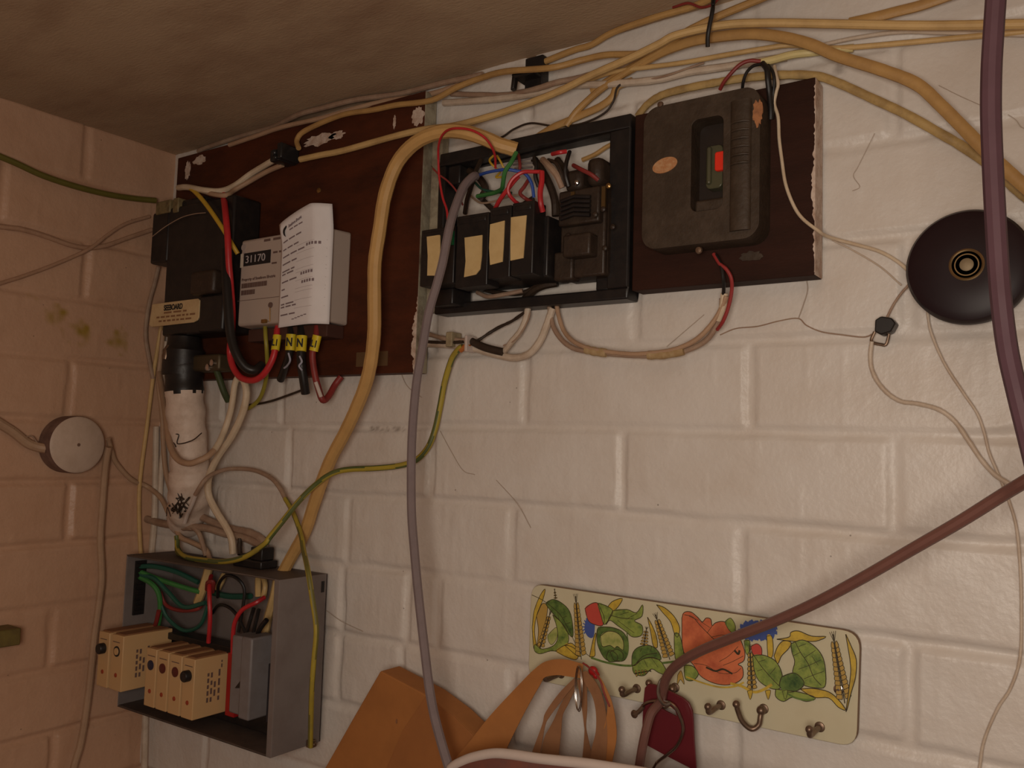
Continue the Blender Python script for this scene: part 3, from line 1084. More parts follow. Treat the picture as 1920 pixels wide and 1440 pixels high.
def plate_with_hole(outer, inner, d0, d1):
    """flat plate with a hole; walls round both edges"""
    bm = bmesh.new()
    rings = []
    for lp in (outer, inner):
        vs = [bm.verts.new((x, -d1, z)) for x, z in lp]
        es = [bm.edges.new((vs[i], vs[(i + 1) % len(vs)])) for i in range(len(vs))]
        rings.append((vs, es))
    bmesh.ops.triangle_fill(bm, use_beauty=True, edges=rings[0][1] + rings[1][1])
    b_ = MB()
    bm.verts.index_update()
    vs = [v.co.copy() for v in bm.verts]
    b_.add(vs, [tuple(v.index for v in f.verts) for f in bm.faces])
    n0, n1 = len(outer), len(inner)
    back = [Vector((v.x, -d0, v.z)) for v in vs]
    o0 = len(vs)
    b_.add(back, [])
    for i in range(n0):
        j = (i + 1) % n0
        b_.f.append([i, j, o0 + j, o0 + i])
        b_.mi.append(0)
    for i in range(n1):
        j = (i + 1) % n1
        b_.f.append([n0 + i, n0 + j, o0 + n0 + j, o0 + n0 + i])
        b_.mi.append(0)
    bm.free()
    return b_


out_ = rrect(0.7335, 0.8330, 0.1475, 0.2680, 0.013)
rec_ = rrect(0.7765, 0.8035, 0.174, 0.250, 0.006)
b = plate_with_hole(out_, rec_, 0.0225, SD)
obj('housing', b, M_BAKE, t, True, 0.0025, seg=3)
b = MB().box((0.775, -0.030, 0.172), (0.805, -0.0235, 0.252))
obj('recess_floor', b, mat('recess_bakelite', (0.022, 0.014, 0.010), 0.5), t, False)
b = MB()
b.prism(rrect(0.786, 0.8000, 0.1935, 0.2290, 0.004), 0.030, 0.040)
b.lathe((0.789, -0.0405, 0.197), (0, 0, 1), [(0.0012, 0), (0.0022, 0.001), (0.0022, 0.030), (0.0012, 0.031)], 12)
obj('lever', b, mat('grey_green_lever', (0.075, 0.072, 0.040), 0.3, 0, (0.05, 0.045, 0.03), 0.5), t, True, 0.001)
b = MB()
p = W(1352, 302, 0.042)
b.prism(rrect(p.x - 0.0050, p.x + 0.0050, p.z - 0.0078, p.z + 0.0078, 0.002), 0.036, 0.0435)
obj('red_button', b, M_REDB, t, True, 0.0008, label='bright red button')
b = MB()
b.prism(rrect(0.7775, 0.8025, 0.1745, 0.185, 0.002), 0.030, 0.042)
obj('recess_lip', b, M_BAKE, t, True, 0.002)
# rounded grip with finger ribs down the right side
b = MB()
P = [Vector((0.8180, -0.0480, 0.154)), Vector((0.8180, -0.0480, 0.166)), Vector((0.8180, -0.0480, 0.245)), Vector((0.8180, -0.0480, 0.258))]
b.tube(spline(P, 4), [0.0085] * 13, 20, 0, 0.42, True, (0, -1, 0))
for k in range(6):
    z_ = 0.207 + k * 0.0066
    b.tube([Vector((0.8110, -0.0500, z_)), Vector((0.8145, -0.0523, z_)), Vector((0.8215, -0.0523, z_)), Vector((0.8250, -0.0500, z_))], 0.0011, 8)
obj('ribbed_grip', b, M_BAKE, t)
b = MB()
p = W(1247, 310, SD)
P = [(p.x + 0.0112 * math.cos(a) * 0.98 - 0.001 * math.sin(a), p.z + 0.0062 * math.sin(a) + 0.0018 * math.cos(a)) for a in [i * math.pi / 14 for i in range(28)]]
b.prism(P, SD - 0.0005, SD + 0.0007)
obj('oval_badge', b, M_BADGE, t, False, label='small worn orange oval badge')
b = MB()
p = W(1421, 213, SD)
flake(b, p.x, p.z, 0.0042, 0.0105, SD + 0.0001, 5, 26, 0.0008)
obj('worn_patch', b, M_WORN, t, False, label='orange worn patch near the top right corner')
for (px, py, a) in ((1238, 196, .0028), (1310, 469, .0030)):
    b = MB()
    p = W(px, py, SD)
    b.lathe((p.x, -SD + 0.0005, p.z), (0, -1, 0), [(a, 0), (a * 0.8, 0.0015), (a * 0.2, 0.002)], 14)
    obj('fixing_screw', b, M_IRON, t)
b = MB()
p, q = W(1398, 477, .024), W(1425, 465, .024)
flake(b, p.x + 0.004, 0.139, 0.010, 0.0042, 0.0225, 9)
obj('chipped_rim', b, M_BAKE, t, False)

# ================================================================ steel consumer unit, cover off
CX0, CX1, CZ0, CZ1, CD = 0.053, 0.334, -0.345, -0.164, 0.069
t = thing('consumer_unit', 'grey steel fuse board with its front cover off, below the meter board', 'fuse board', (0.1935, 0, CZ0))
b = MB()
s_ = 0.0016
b.box((CX0, -0.0040, CZ0), (CX1, -0.0015, CZ1))
b.box((CX0, -CD, CZ0), (CX0 + s_, -0.002, CZ1))
b.box((CX1 - s_, -CD, CZ0), (CX1, -0.002, CZ1))
b.box((CX0 + s_, -CD, CZ1 - s_), (CX1 - s_, -0.004, CZ1), 1)
b.box((CX0 + s_, -CD, CZ0), (CX1 - s_, -0.004, CZ0 + s_), 1)
b.box((CX1 - 0.008, -CD - 0.0008, CZ0), (CX1, -CD + 0.0008, CZ1))
obj('casing', b, [M_STEEL, M_STEELD], t, False, 0.0006)
b = MB()
b.box((CX0 + s_, -0.058, -0.238), (CX0 + s_ + 0.003, -0.044, -0.172))
for k in range(10):
    b.box((CX0 + s_ + 0.003, -0.056, -0.236 + k * 0.0063), (CX0 + s_ + 0.005, -0.046, -0.2325 + k * 0.0063))
obj('earth_terminal_strip', b, M_BLACK, t, False, label='long black terminal strip inside the left side')
b = MB()
b.box((0.066, -0.034, -0.340), (0.322, -0.005, -0.262))
b.box((0.078, -0.042, -0.262), (0.240, -0.020, -0.254))
obj('busbar_base', b, M_BLACK, t, True, 0.001)
b = MB()
b.box((0.288, -0.040, -0.325), (0.328, -0.006, -0.262))
obj('slot_shade_block', b, mat('dark_block', (0.03, 0.025, 0.028), 0.5), t, True, 0.001)  # dark block added to paint in the shaded slot beside the main switch
# breakers
BR = [(0.0575, 0.0810, 0.1010, 0.0, 'black_out'), (0.0825, 0.1080, 0.1000, 0.0, 'ring'),
      (0.1300, 0.1510, 0.0850, -0.006, 'blue'), (0.1525, 0.1740, 0.0850, -0.006, 'brown'),
      (0.1755, 0.1985, 0.0850, -0.006, 'brown'), (0.2000, 0.2220, 0.0850, -0.006, 'black_out')]
for (x0, x1, dd, dz, kn) in BR:
    zt, zb = -0.2500 + dz - (0.005 if dd < .09 else 0), -0.3130 + dz - (0.007 if dd < .09 else 0)
    b = MB()
    b.box((x0 + 0.0008, -dd, zb), (x1 - 0.0008, -0.036, zt), 0)
    b.box((x0 + 0.003, -dd + 0.003, zt - 0.0005), (x1 - 0.003, -0.040, zt + 0.0012), 1)
    k = obj('circuit_breaker', b, [M_MCB, M_KRAFTD], t, True, 0.0012)
    cx = (x0 + x1) / 2
    cz = zt - 0.0185
    b = MB()
    if kn == 'black_out':
        b.lathe((cx, -dd + 0.0005, cz), (0, -1, 0), [(0.0062, 0), (0.0062, 0.0065), (0.0055, 0.0075)], 20)
        m_ = M_BLACK
    elif kn == 'ring':
        b.lathe((cx, -dd + 0.0005, cz), (0, -1, 0), [(0.0060, 0), (0.0060, 0.0012), (0.0045, 0.0012), (0.0043, 0.0006)], 20)
        m_ = M_INKB
        b2_ = MB()
        b2_.lathe((cx, -dd - 0.0002, cz), (0, -1, 0), [(0.0042, 0), (0.0040, 0.0012)], 18)
        obj('button_centre', b2_, M_MCB, k)
    else:
        b.lathe((cx, -dd + 0.0005, cz), (0, -1, 0), [(0.0055, 0), (0.0055, 0.0015), (0.004, 0.0022)], 20)
        m_ = mat('navy_button', (0.02, 0.02, 0.045), 0.4) if kn == 'blue' else mat('maroon_button', (0.10, 0.018, 0.014), 0.4)
    obj('reset_button', b, m_, k)
    b = MB()
    b.lathe((cx + 0.0005, -dd + 0.0004, zb + 0.0175), (0, -1, 0), [(0.0026, 0), (0.0024, 0.001), (0.001, 0.0014)], 14)
    obj('trip_button', b, mat('orange_button', (0.32, 0.05, 0.02), 0.4), k)
    b = MB()
    dashes(b, (x0 + 0.004, -dd - 0.0002, zt - 0.0085), U_, V_, 1, 0.0009, 0.014, 3)
    obj('printed_line', b, M_INKM, k, False)
    if x1 in (0.1080, 0.2220):
        b = MB()
        X_ = x1 - 0.0008 + 0.0001
        sgn = Vector((0, 1, 0))
        for q_, (yy, n_, l_, st) in enumerate(((-dd + 0.017, 5, 0.032, 0.0175), (-dd + 0.0215, 4, 0.032, 0.0175), (-dd + 0.0260, 2, 0.016, 0.028), (-dd + 0.0315, 4, 0.034, 0.0155))):
            dashes(b, (X_, yy, zt - st), (0, 0, -1), (0, 1, 0), n_, 0.0026, l_, 3 + q_, 0.5)
        if x1 > 0.2:
            dashes(b, (X_, -dd + 0.0345, zt - 0.006), (0, 0, -1), (0, 1, 0), 2, 0.0018, 0.008, 8, 0.6)
        obj('printed_text', b, M_INKM, k, False)
b = MB().box((0.2285, -0.048, -0.327), (0.2440, -0.036, -0.258))
obj('red_carrier', b, M_REDP, t, True, 0.001, label='bright red plastic fuse base beside the cream breakers')
b = MB()
b.box((0.2500, -0.060, -0.317), (0.2700, -0.030, -0.2335))
b.box((0.2695, -0.063, -0.319), (0.2870, -0.030, -0.2320))
sw = obj('main_switch', b, M_SWG, t, True, 0.002, label='grey double-pole main switch')
b = MB()
b.prism([zx(x, y, .0605) for x, y in ((441, 1290), (463, 1290), (463, 1266), (456, 1268), (450, 1278))], 0.0600, 0.0612)
obj('dark_lever', b, M_BLACK, sw, True)
b = MB()
p = W(461, 1252, 0.0605)
b.prism([(p.x - .003, p.z + .005), (p.x + .003, p.z + .005), (p.x + .001, p.z - .008), (p.x - .002, p.z - .008)], 0.06, 0.0606)
obj('white_mark', b, M_WHITEP, sw, True)
CW = [
    ('green_wire', [(262, 1062, .052), (290, 1062, .045), (330, 1072, .035), (372, 1092, .025)], 9, M_DGREEN),
    ('green_wire', [(262, 1072, .052), (295, 1085, .045), (340, 1100, .035), (375, 1110, .025)], 9, M_GREEN),
    ('green_wire', [(262, 1082, .052), (285, 1095, .050), (298, 1115, .045), (300, 1150, .040), (292, 1190, .036)], 9, M_GREEN),
    ('green_wire', [(263, 1078, .052), (290, 1085, .048), (315, 1110, .042), (345, 1138, .036), (385, 1130, .03)], 8, M_DGREEN),
    ('green_wire', [(300, 1130, .042), (315, 1160, .036), (345, 1182, .03), (375, 1172, .03), (390, 1135, .03)], 7, M_DGREEN),
    ('dark_red_wire', [(300, 1110, .040), (312, 1135, .036), (340, 1145, .032), (370, 1142, .03), (380, 1132, .02)], 7, M_DRED),
    ('dark_red_wire', [(298, 1145, .045), (292, 1170, .042), (284, 1192, .036)], 8, M_DRED),
    ('red_wire', [(396, 1080, .03), (393, 1095, .042), (393, 1125, .048), (394, 1160, .048), (391, 1205, .044)], 8, M_RED),
    ('dark_red_wire', [(388, 1105, .036), (390, 1092, .044), (400, 1092, .042), (398, 1110, .036)], 8, M_DRED),
    ('red_wire', [(496, 1120, .035), (480, 1130, .045), (455, 1143, .050), (441, 1165, .050), (437, 1190, .048), (436, 1225, .046)], 8, M_RED),
    ('black_wire', [(408, 1120, .02), (410, 1095, .03), (425, 1079, .04), (445, 1085, .04), (458, 1105, .036), (455, 1140, .036), (447, 1185, .036)], 6, M_BLACKW),
    ('black_wire', [(398, 1150, .02), (410, 1135, .03), (428, 1138, .036), (445, 1155, .036), (462, 1190, .036)], 6, M_BLACKW),
    ('black_wire', [(476, 1140, .03), (470, 1160, .036), (462, 1188, .036)], 7, M_BLACKW),
    ('black_wire', [(486, 1142, .03), (480, 1165, .036), (474, 1190, .036)], 7, M_BLACKW),
    ('black_wire', [(500, 1162, .04), (488, 1178, .04), (482, 1192, .036)], 9, M_BLACKW),
    ('dark_green_wire', [(400, 1112, .012), (430, 1118, .012), (470, 1118, .012)], 11, M_DGREEN),
    ('cream_sheath', [(392, 1062, .015), (386, 1085, .02), (378, 1110, .022), (370, 1130, .022)], 16, M_CREAM),
    ('cream_sheath', [(420, 1078, .015), (415, 1090, .02), (408, 1104, .02)], 12, M_CREAM),
    ('cream_sheath', [(484, 1085, .02), (484, 1100, .024), (484, 1118, .024)], 12, M_CREAM),
    ('cream_sheath', [(495, 1085, .015), (497, 1100, .020), (494, 1120, .020)], 10, M_CREAM),
    ('cream_sheath', [(520, 1085, .010), (513, 1120, .012), (502, 1160, .014), (495, 1200, .014)], 16, M_CREAM),
    ('dark_red_wire', [(503, 1192, .03), (508, 1205, .03), (510, 1225, .03)], 9, M_DRED),
]
for nm, pts, w, m in CW:
    cable(nm, pts, w, m, parent=t, n=8)
# rubber grommets and clutter on the top plate
b = MB()


def ontop(px, py, z=CZ1):
    return WC(px, py, z)


q0, q1 = ontop(440, 1060), ontop(512, 1066)
b.box((q0.x, -0.036, CZ1), (q1.x, -0.012, CZ1 + 0.009))
b.box((q1.x - 0.022, -0.034, CZ1 + 0.009), (q1.x - 0.002, -0.016, CZ1 + 0.024))
b.box((q0.x + 0.004, -0.030, CZ1 + 0.009), (q0.x + 0.014, -0.016, CZ1 + 0.014))
obj('rubber_grommet', b, M_BLACK, t, True, 0.0015, label='black rubber cable entry on the top plate')
b = MB()
p = WX(605, 1100, CX1)
b.prism([(0, 0)] * 0 + [(p.x - 0.0002, p.z)] * 0 or [(CX1 - 0.001, p.z - 0.006), (CX1 + 0.0006, p.z - 0.006), (CX1 + 0.0006, p.z + 0.006), (CX1 - 0.001, p.z + 0.006)], -p.y - 0.002, -p.y + 0.002)
obj('fixing_slot', b, M_BLACK, t, False)
b = MB()
p = WX(578, 1402, CX1)
b.box((CX1, p.y - 0.004, CZ0 - 0.001), (CX1 + 0.008, p.y + 0.004, CZ0 + 0.007))
b.lathe((CX1 + 0.0075, p.y, CZ0 + 0.003), (1, 0, 0), [(0.0028, 0), (0.0028, 0.003), (0.001, 0.004)], 12)
obj('earth_clamp', b, M_IRON, t, True, 0.001, label='small dark earth clamp at the foot of the right side')

# ================================================================ round covers
c = W(1813, 497, 0.026)
t = thing('round_cover', 'large round black cover with a brass centre screw behind the purple-brown cord', 'cable joint cover', (c.x, 0, c.z - 0.04))
b = MB()
R_ = 0.0402
b.lathe((c.x, 0.0, c.z), (0, -1, 0), [(R_ - .002, 0.0), (R_ - .002, 0.009), (R_ - .003, 0.011), (R_, 0.013), (R_, 0.021), (R_ - 0.002, 0.0245), (R_ - 0.008, 0.0268), (0.014, 0.0272), (0.0, 0.0272)], 72, 0, False)
obj('cover', b, M_DISC, t)
b = MB()
b.lathe((c.x, -0.0270, c.z), (0, -1, 0), [(0.0112, 0), (0.0112, 0.0010), (0.0103, 0.0014), (0.0094, 0.0010), (0.0094, 0.0002)], 40)
b.lathe((c.x, -0.0270, c.z), (0, -1, 0), [(0.0078, 0), (0.0078, 0.0006), (0.0070, 0.0006), (0.0070, 0.0)], 40)
obj('brass_ring', b, mat('dull_gold', (0.26, 0.17, 0.08), 0.35, 0.8), t)
b = MB()
b.lathe((c.x, -0.0270, c.z), (0, -1, 0), [(0.0045, 0), (0.0045, 0.0010), (0.0040, 0.0013), (0.0005, 0.0014)], 24)
obj('centre_screw', b, mat('dull_gold_screw', (0.30, 0.23, 0.14), 0.6, 0.5), t)

c = WL(147, 834, 0.026)
t = thing('round_junction_box', 'round white-painted junction box on the left wall', 'junction box', (0, c.y, c.z - 0.036))
b = MB()
b.lathe((0.0, c.y, c.z), (1, 0, 0), [(0.0345, 0), (0.0345, 0.022), (0.0338, 0.0245), (0.031, 0.0265), (0.0, 0.0270)], 64, 0, False)
for i in range(64 * 2):  # side faces get a darker colour that paints in the rim's shade
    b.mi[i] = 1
obj('cover', b, [M_ROSE, mat('shaded_cover_side', (0.13, 0.07, 0.055), 0.6, 0, (0.30, 0.19, 0.14), 0.6, 60)], t)
b = MB()
b.lathe((0.0268, c.y, c.z), (1, 0, 0), [(0.0022, 0), (0.0016, 0.0008), (0.0004, 0.0009)], 14)
obj('centre_screw', b, mat('dirty_screw', (0.16, 0.09, 0.06), 0.5), t)

# batten fixed to the left wall
p = WL(39, 1195, 0.03)
q = WL(0, 1195, 0.03)
zt, zb = WL(20, 1180, 0.03).z, WL(20, 1212, 0.03).z
b = MB().box((0.0, q.y - 0.25, zb), (0.030, p.y, zt))
o = obj('wooden_batten', b, M_BATTEN, None, True, 0.0012)
tag(o, 'end of a green painted wooden batten low on the left wall', 'batten')

# black clips that hold the cable bundle
b = MB()
b.box((W(984, 140, .012).x, -0.012, W(990, 172, .012).z), (W(1017, 140, .012).x, -0.0005, min(0.366, W(1000, 106, .012).z)))
x0, x1 = W(966, 150, .02).x, W(1006, 150, .02).x
z1_ = W(990, 138, .02).z
b.box((x0, -0.024, z1_ - 0.003), (x1, -0.003, z1_))
b.prism([(x0, z1_), (x0 + 0.003, z1_), (x0 + 0.001, z1_ - 0.013), (x0 - 0.003, z1_ - 0.014)], 0.018, 0.024)
o = obj('cable_clip', b, M_BLACK, None, True, 0.001)
tag(o, 'black plastic cable clip hanging below the ceiling above the open fuse box', 'cable clip')
b = MB()
p = W(547, 298, BD)
b.box((p.x - 0.008, -0.046, p.z - 0.010), (p.x + 0.010, -BD - 0.0005, p.z + 0.004))
b.box((p.x + 0.006, -0.048, p.z - 0.009), (p.x + 0.014, -BD - 0.0005, p.z + 0.010))
b.ball((p.x + 0.002, -0.047, p.z - 0.001), 0.004, 0, 12)
b.ball((p.x + 0.004, -0.047, p.z - 0.007), 0.003, 0, 12)
o = obj('cable_clip', b, mat('glossy_black', (0.02, 0.018, 0.018), 0.25), None, True, 0.002)
tag(o, 'shiny black cable clip on the brown board above the paper slip', 'cable clip')

# small black connector on the thin cable
t = thing('cable_connector', 'small dark connector block on the thin cable below the round black cover', 'connector', W(1655, 640, .004))
b = MB()
P = [zx(x, y, .012) for x, y in ((1641, 600), (1652, 593), (1672, 596), (1680, 606), (1671, 622), (1652, 628), (1640, 622))]
b.prism(P, 0.0005, 0.013)
obj('body', b, M_BLACKW, t, True, 0.001)
b = MB()
P, r = path([(1640, 622), (1634, 640), (1652, 646), (1662, 645), (1668, 622)], 6, 0.004)
b.tube(spline(P, 5), r, 8)
obj('wire_loop', b, M_IRON, t)


# ================================================================ cables along the ceiling
G1 = 'cables running along the top of the wall'
cable('cable', [(1018, 117), (1076, 94), (1109, 84), (1151, 60), (1228, 33), (1300, 12), (1345, -8)], 13, M_TAN,
      'tan cable highest of the bundle, starting behind the black clip below the ceiling', group=G1, lift=.004, wob=.03)
cable('cable', [(1062, 236, .010), (1085, 205, .009), (1130, 165, .010), (1190, 125, .012), (1232, 98, .016), (1279, 64, .02), (1339, 34, .02), (1399, 9, .02), (1450, -12, .02)], 14, M_TAN,
      'tan cable slanting steeply up to the right past the hanging black tie', group=G1, wob=.03)
cable('cable', [(560, 278, .034), (557, 262, .030), (574, 244, .028), (640, 216, .026), (700, 206, .026), (743, 197, .024), (809, 188, .02), (856, 164, .02), (903, 146, .02), (949, 134, .03), (1034, 127, .032), (1090, 113, .02), (1137, 103, .018), (1195, 101, .016), (1260, 90, .008)], 11, M_TAN,
      'long wavy tan cable passing in front of the black clip near the ceiling', group=G1, wob=.03)
cable('cable', [(563, 299, .036), (600, 291, .034), (645, 282, .032), (738, 256, .030), (795, 243, .030), (856, 235, .024), (926, 216, .02), (996, 192, .02), (1053, 169, .022), (1109, 141, .026), (1184, 108, .030), (1235, 83, .032), (1271, 65, .032), (1356, 47, .028), (1442, 43, .024), (1570, 45, .02), (1741, 48, .02), (1935, 45, .02)], 14, M_CREAM,
      'long cream cable from the shiny clip to the top right corner of the picture', group=G1, wob=.02)
cable('cable', [(1110, 172, .006), (1155, 145, .008), (1228, 104, .014), (1271, 86, .018), (1314, 74, .020), (1399, 64, .020), (1463, 69, .020), (1519, 83, .022), (1570, 105, .022), (1655, 132, .022), (1719, 158, .022), (1762, 196, .022), (1805, 239, .022), (1843, 278, .022), (1890, 322, .022), (1935, 362, .022)], 22, M_TAN,
      'thick tan cable arching over and running down to the right edge behind the purple-brown cord', group=G1, flat=.75, wob=.02)
cable('cable', [(1100, 152, .010), (1155, 134, .012), (1271, 119, .014), (1356, 104, .014), (1433, 91, .012), (1480, 85, .009), (1530, 88, .006), (1580, 90, .006), (1700, 80, .006), (1850, 66, .006), (1935, 58, .006)], 10, M_CREAM,
      'thin cream cable passing behind the thick arching cable then level across the upper right wall', group=G1, wob=.03)
cable('cable', [(1480, 100, .004), (1560, 80, .005), (1622, 68, .005), (1690, 60, .005), (1760, 61, .005), (1860, 64, .005), (1935, 66, .005)], 8, M_PAINTED,
      'short wall-coloured cable just under the long cream cable at upper right', group=G1)
cable('cable', [(1592, 43, .010), (1633, 34, .012), (1680, 22, .012), (1727, 10, .012), (1790, -12, .012)], 21, M_TAN,
      'broad tan cable slanting up out of the picture at upper right', group=G1, flat=.6)
cable('cable', [(1196, 218, .008), (1215, 195, .012), (1245, 177, .016), (1300, 163, .018), (1355, 153, .018), (1400, 146, .016), (1459, 141, .014), (1527, 142, .012), (1570, 155, .012), (1634, 184, .011), (1698, 214, .011), (1762, 250, .010), (1800, 272, .008), (1852, 308, .007), (1900, 350, .007), (1935, 380, .007)], 17, M_DIRTY,
      'thick dirty yellow cable from above the brown switch down to the right edge', group=G1, flat=.8, wob=.05)
cable('cable', [(1423, 118, .028), (1450, 112, .022), (1484, 103, .014), (1527, 98, .007), (1600, 90, .004)], 15, mat('clean_cream_sheath', (0.68, 0.56, 0.26), 0.5), 'short bright cream cable end from which red and black wires enter the brown switch', group=G1)
cable('cable', [(832, 193, .006), (903, 188, .008), (960, 182, .008), (1020, 172, .010), (1080, 160, .010), (1137, 158, .010), (1230, 150, .008), (1290, 136, .008), (1370, 124, .006), (1430, 114, .004), (1475, 108, .003)], 14, M_PAINTED,
      'grubby painted cable running level below the black clip', group=G1, wob=.06)
cable('cable', [(846, 176, .006), (900, 178, .005), (949, 178, .006), (1000, 168, .014), (1043, 155, .016), (1090, 145, .014), (1140, 130, .010), (1200, 118, .008)], 11, M_DUSTY,
      'dusty brown cable passing just under the foot of the black clip', group=G1, wob=.06)
cable('cable', [(1000, 262, .010), (1035, 240, .011), (1060, 229, .010), (1090, 216, .008), (1125, 200, .007), (1148, 182, .007), (1158, 162, .007), (1185, 152, .007)], 15, M_TAN,
      'short tan cable curving down to the top edge of the open fuse box', group=G1, flat=.7)
cable('thin_cable', [(925, 264, .006), (945, 255, .005), (964, 242, .005), (996, 231, .005), (1043, 237, .006), (1090, 232, .012), (1132, 213, .012), (1150, 190, .012), (1157, 165, .012), (1175, 150, .010)], 4, M_DBAKE,
      'thin dark cable looping over the white wall above the open fuse box', group=G1)
cable('thin_cable', [(1155, 150, .010), (1210, 150, .010), (1250, 142, .012), (1284, 130, .012), (1320, 118, .008)], 4, M_DUSTY,
      'thin brown cable weaving through the bundle above the brown switch', group=G1)
cable('cable', [(372, 284), (387, 277), (450, 256), (509, 239), (560, 215), (603, 203), (668, 187), (743, 177), (790, 166), (837, 154), (905, 140)], 10, M_DUSTY,
      'dusty cable tucked into the angle of wall and ceiling at upper left', group=G1, lift=.005, wob=.05)
cable('cable', [(430, 272, .027), (480, 255, .026), (530, 238, .026), (600, 222, .026), (660, 205, .024), (720, 190, .016), (800, 178, .010), (860, 160, .008)], 9, M_BEIGE,
      'brown cable just below the dusty cable along the ceiling at upper left', group=G1, wob=.04)
cable('cable', [(536, 285, .034), (520, 296, .032), (495, 311, .030), (469, 327, .030), (440, 348, .040), (415, 358, .055), (385, 357, .066), (352, 351, .066), (335, 352, .060)], 11, M_PALE,
      'pale cable from the shiny clip down to the top of the black cut-out', group=G1)
cable('cable', [(530, 309, .030), (500, 322, .030), (468, 340, .034), (440, 356, .045), (424, 366, .060), (400, 364, .064), (380, 358, .060)], 9, M_BEIGE,
      'brown cable under the pale one between the shiny clip and the black cut-out', group=G1)
b = MB()
P, r = path([(1338, -8, .045), (1336, 20, .045), (1330, 50, .044), (1327, 70, .042), (1327, 88, .040)], 8)
b.tube(spline(P, 5), r, 10)
o = obj('hanging_tie', b, M_BLACKW)
tag(o, 'short black tie hanging down in front of the cable bundle at the top', 'cable tie')
cable('dark_red_wire', [(1262, 14, .02), (1290, 6, .026), (1315, 14, .030), (1337, 8, .034), (1350, -6, .03)], 5, M_DRED,
      'short dark red wire curling beside the hanging black tie', 'wire')
cable('red_wire', [(1426, 115, .030), (1405, 114, .034), (1388, 121, .036), (1373, 135, .036), (1358, 153, .034), (1350, 168, .030)], 7, M_DRED,
      'dark red wire dropping behind the top of the brown switch', 'wire')
cable('black_wire', [(1428, 120, .030), (1412, 124, .034), (1400, 136, .036), (1394, 152, .034), (1392, 165, .030)], 6, M_BLACKW,
      'thin black wire bent over the top of the brown switch', 'wire')
cable('black_wire', [(1430, 119, .030), (1438, 130, .034), (1440, 148, .034), (1443, 175, .030), (1446, 205, .028), (1446, 224, .026)], 11, M_BLACKW,
      'thick black wire going down beside the right edge of the brown switch', 'wire')
cable('black_wire', [(1440, 122, .030), (1448, 133, .032), (1452, 150, .032), (1450, 178, .028), (1448, 205, .026)], 6, M_BLACKW,
      'thinner black wire beside the thick one right of the brown switch', 'wire')
cable('bell_cable', [(1452, 124, .026), (1455, 140, .030), (1459, 158, .030), (1455, 175, .028), (1452, 195, .026), (1459, 220, .026), (1461, 260, .026), (1466, 300, .026), (1473, 345, .026), (1488, 385, .026), (1505, 410, .026), (1533, 432, .026), (1548, 442, .016), (1572, 450, .006), (1610, 460, .004), (1650, 472, .004), (1685, 492, .004), (1716, 520, .004)], 6.5, M_PALE,
      'thin pale cable curving from the switch over the dark board to the round black cover', 'cable')
cable('thin_cable', [(1560, 450, .003), (1600, 470, .003), (1650, 500, .003), (1690, 535, .003)], 2.6, M_PAINTED,
      'very thin painted cable below the pale curving one, left of the round black cover', 'cable')
cable('thin_cable', [(1712, 520, .006), (1703, 535, .005), (1690, 550, .005), (1675, 572, .005), (1662, 598, .006)], 5, M_DUSTY,
      'short dusty cable from the round black cover to the small dark connector', 'cable')
cable('thin_cable', [(1635, 640, .006), (1632, 665, .004), (1634, 690, .004), (1645, 715, .004), (1665, 738, .004), (1690, 753, .004), (1720, 757, .004), (1760, 768, .005), (1790, 790, .005), (1815, 825, .006), (1840, 862, .006), (1865, 890, .007), (1893, 908, .008)], 8.5, M_PAINTED,
      'pale painted cable looping down to the right from the small dark connector', 'cable', wob=.08)
cable('thin_cable', [(1738, 572, .004), (1745, 620, .004), (1770, 680, .004), (1805, 735, .004), (1832, 775, .004), (1845, 810, .004), (1855, 850, .004), (1872, 890, .004), (1890, 935, .004), (1905, 985, .004), (1912, 1050, .004), (1915, 1130, .004), (1913, 1230, .004), (1895, 1290, .004), (1870, 1330, .004), (1845, 1390, .004), (1835, 1450, .004)], 5.5, M_PAINTED,
      'long thin painted cable from under the round black cover down to the bottom right', 'cable', wob=.05)
cable('thin_thread', [(1350, 628, .002), (1380, 616, .002), (1420, 612, .002), (1460, 602, .002), (1496, 597, .002), (1512, 610, .002), (1540, 622, .002), (1580, 628, .002), (1620, 632, .002), (1640, 624, .004)], 2.2, M_DUSTY,
      'fine dark thread across the white wall to the small dark connector', 'thread')
cable('thin_thread', [(1512, 522, .002), (1514, 545, .002), (1505, 575, .002), (1497, 597, .002)], 1.8, M_DUST,
      'fine thread hanging from the lower right corner of the dark board', 'thread')
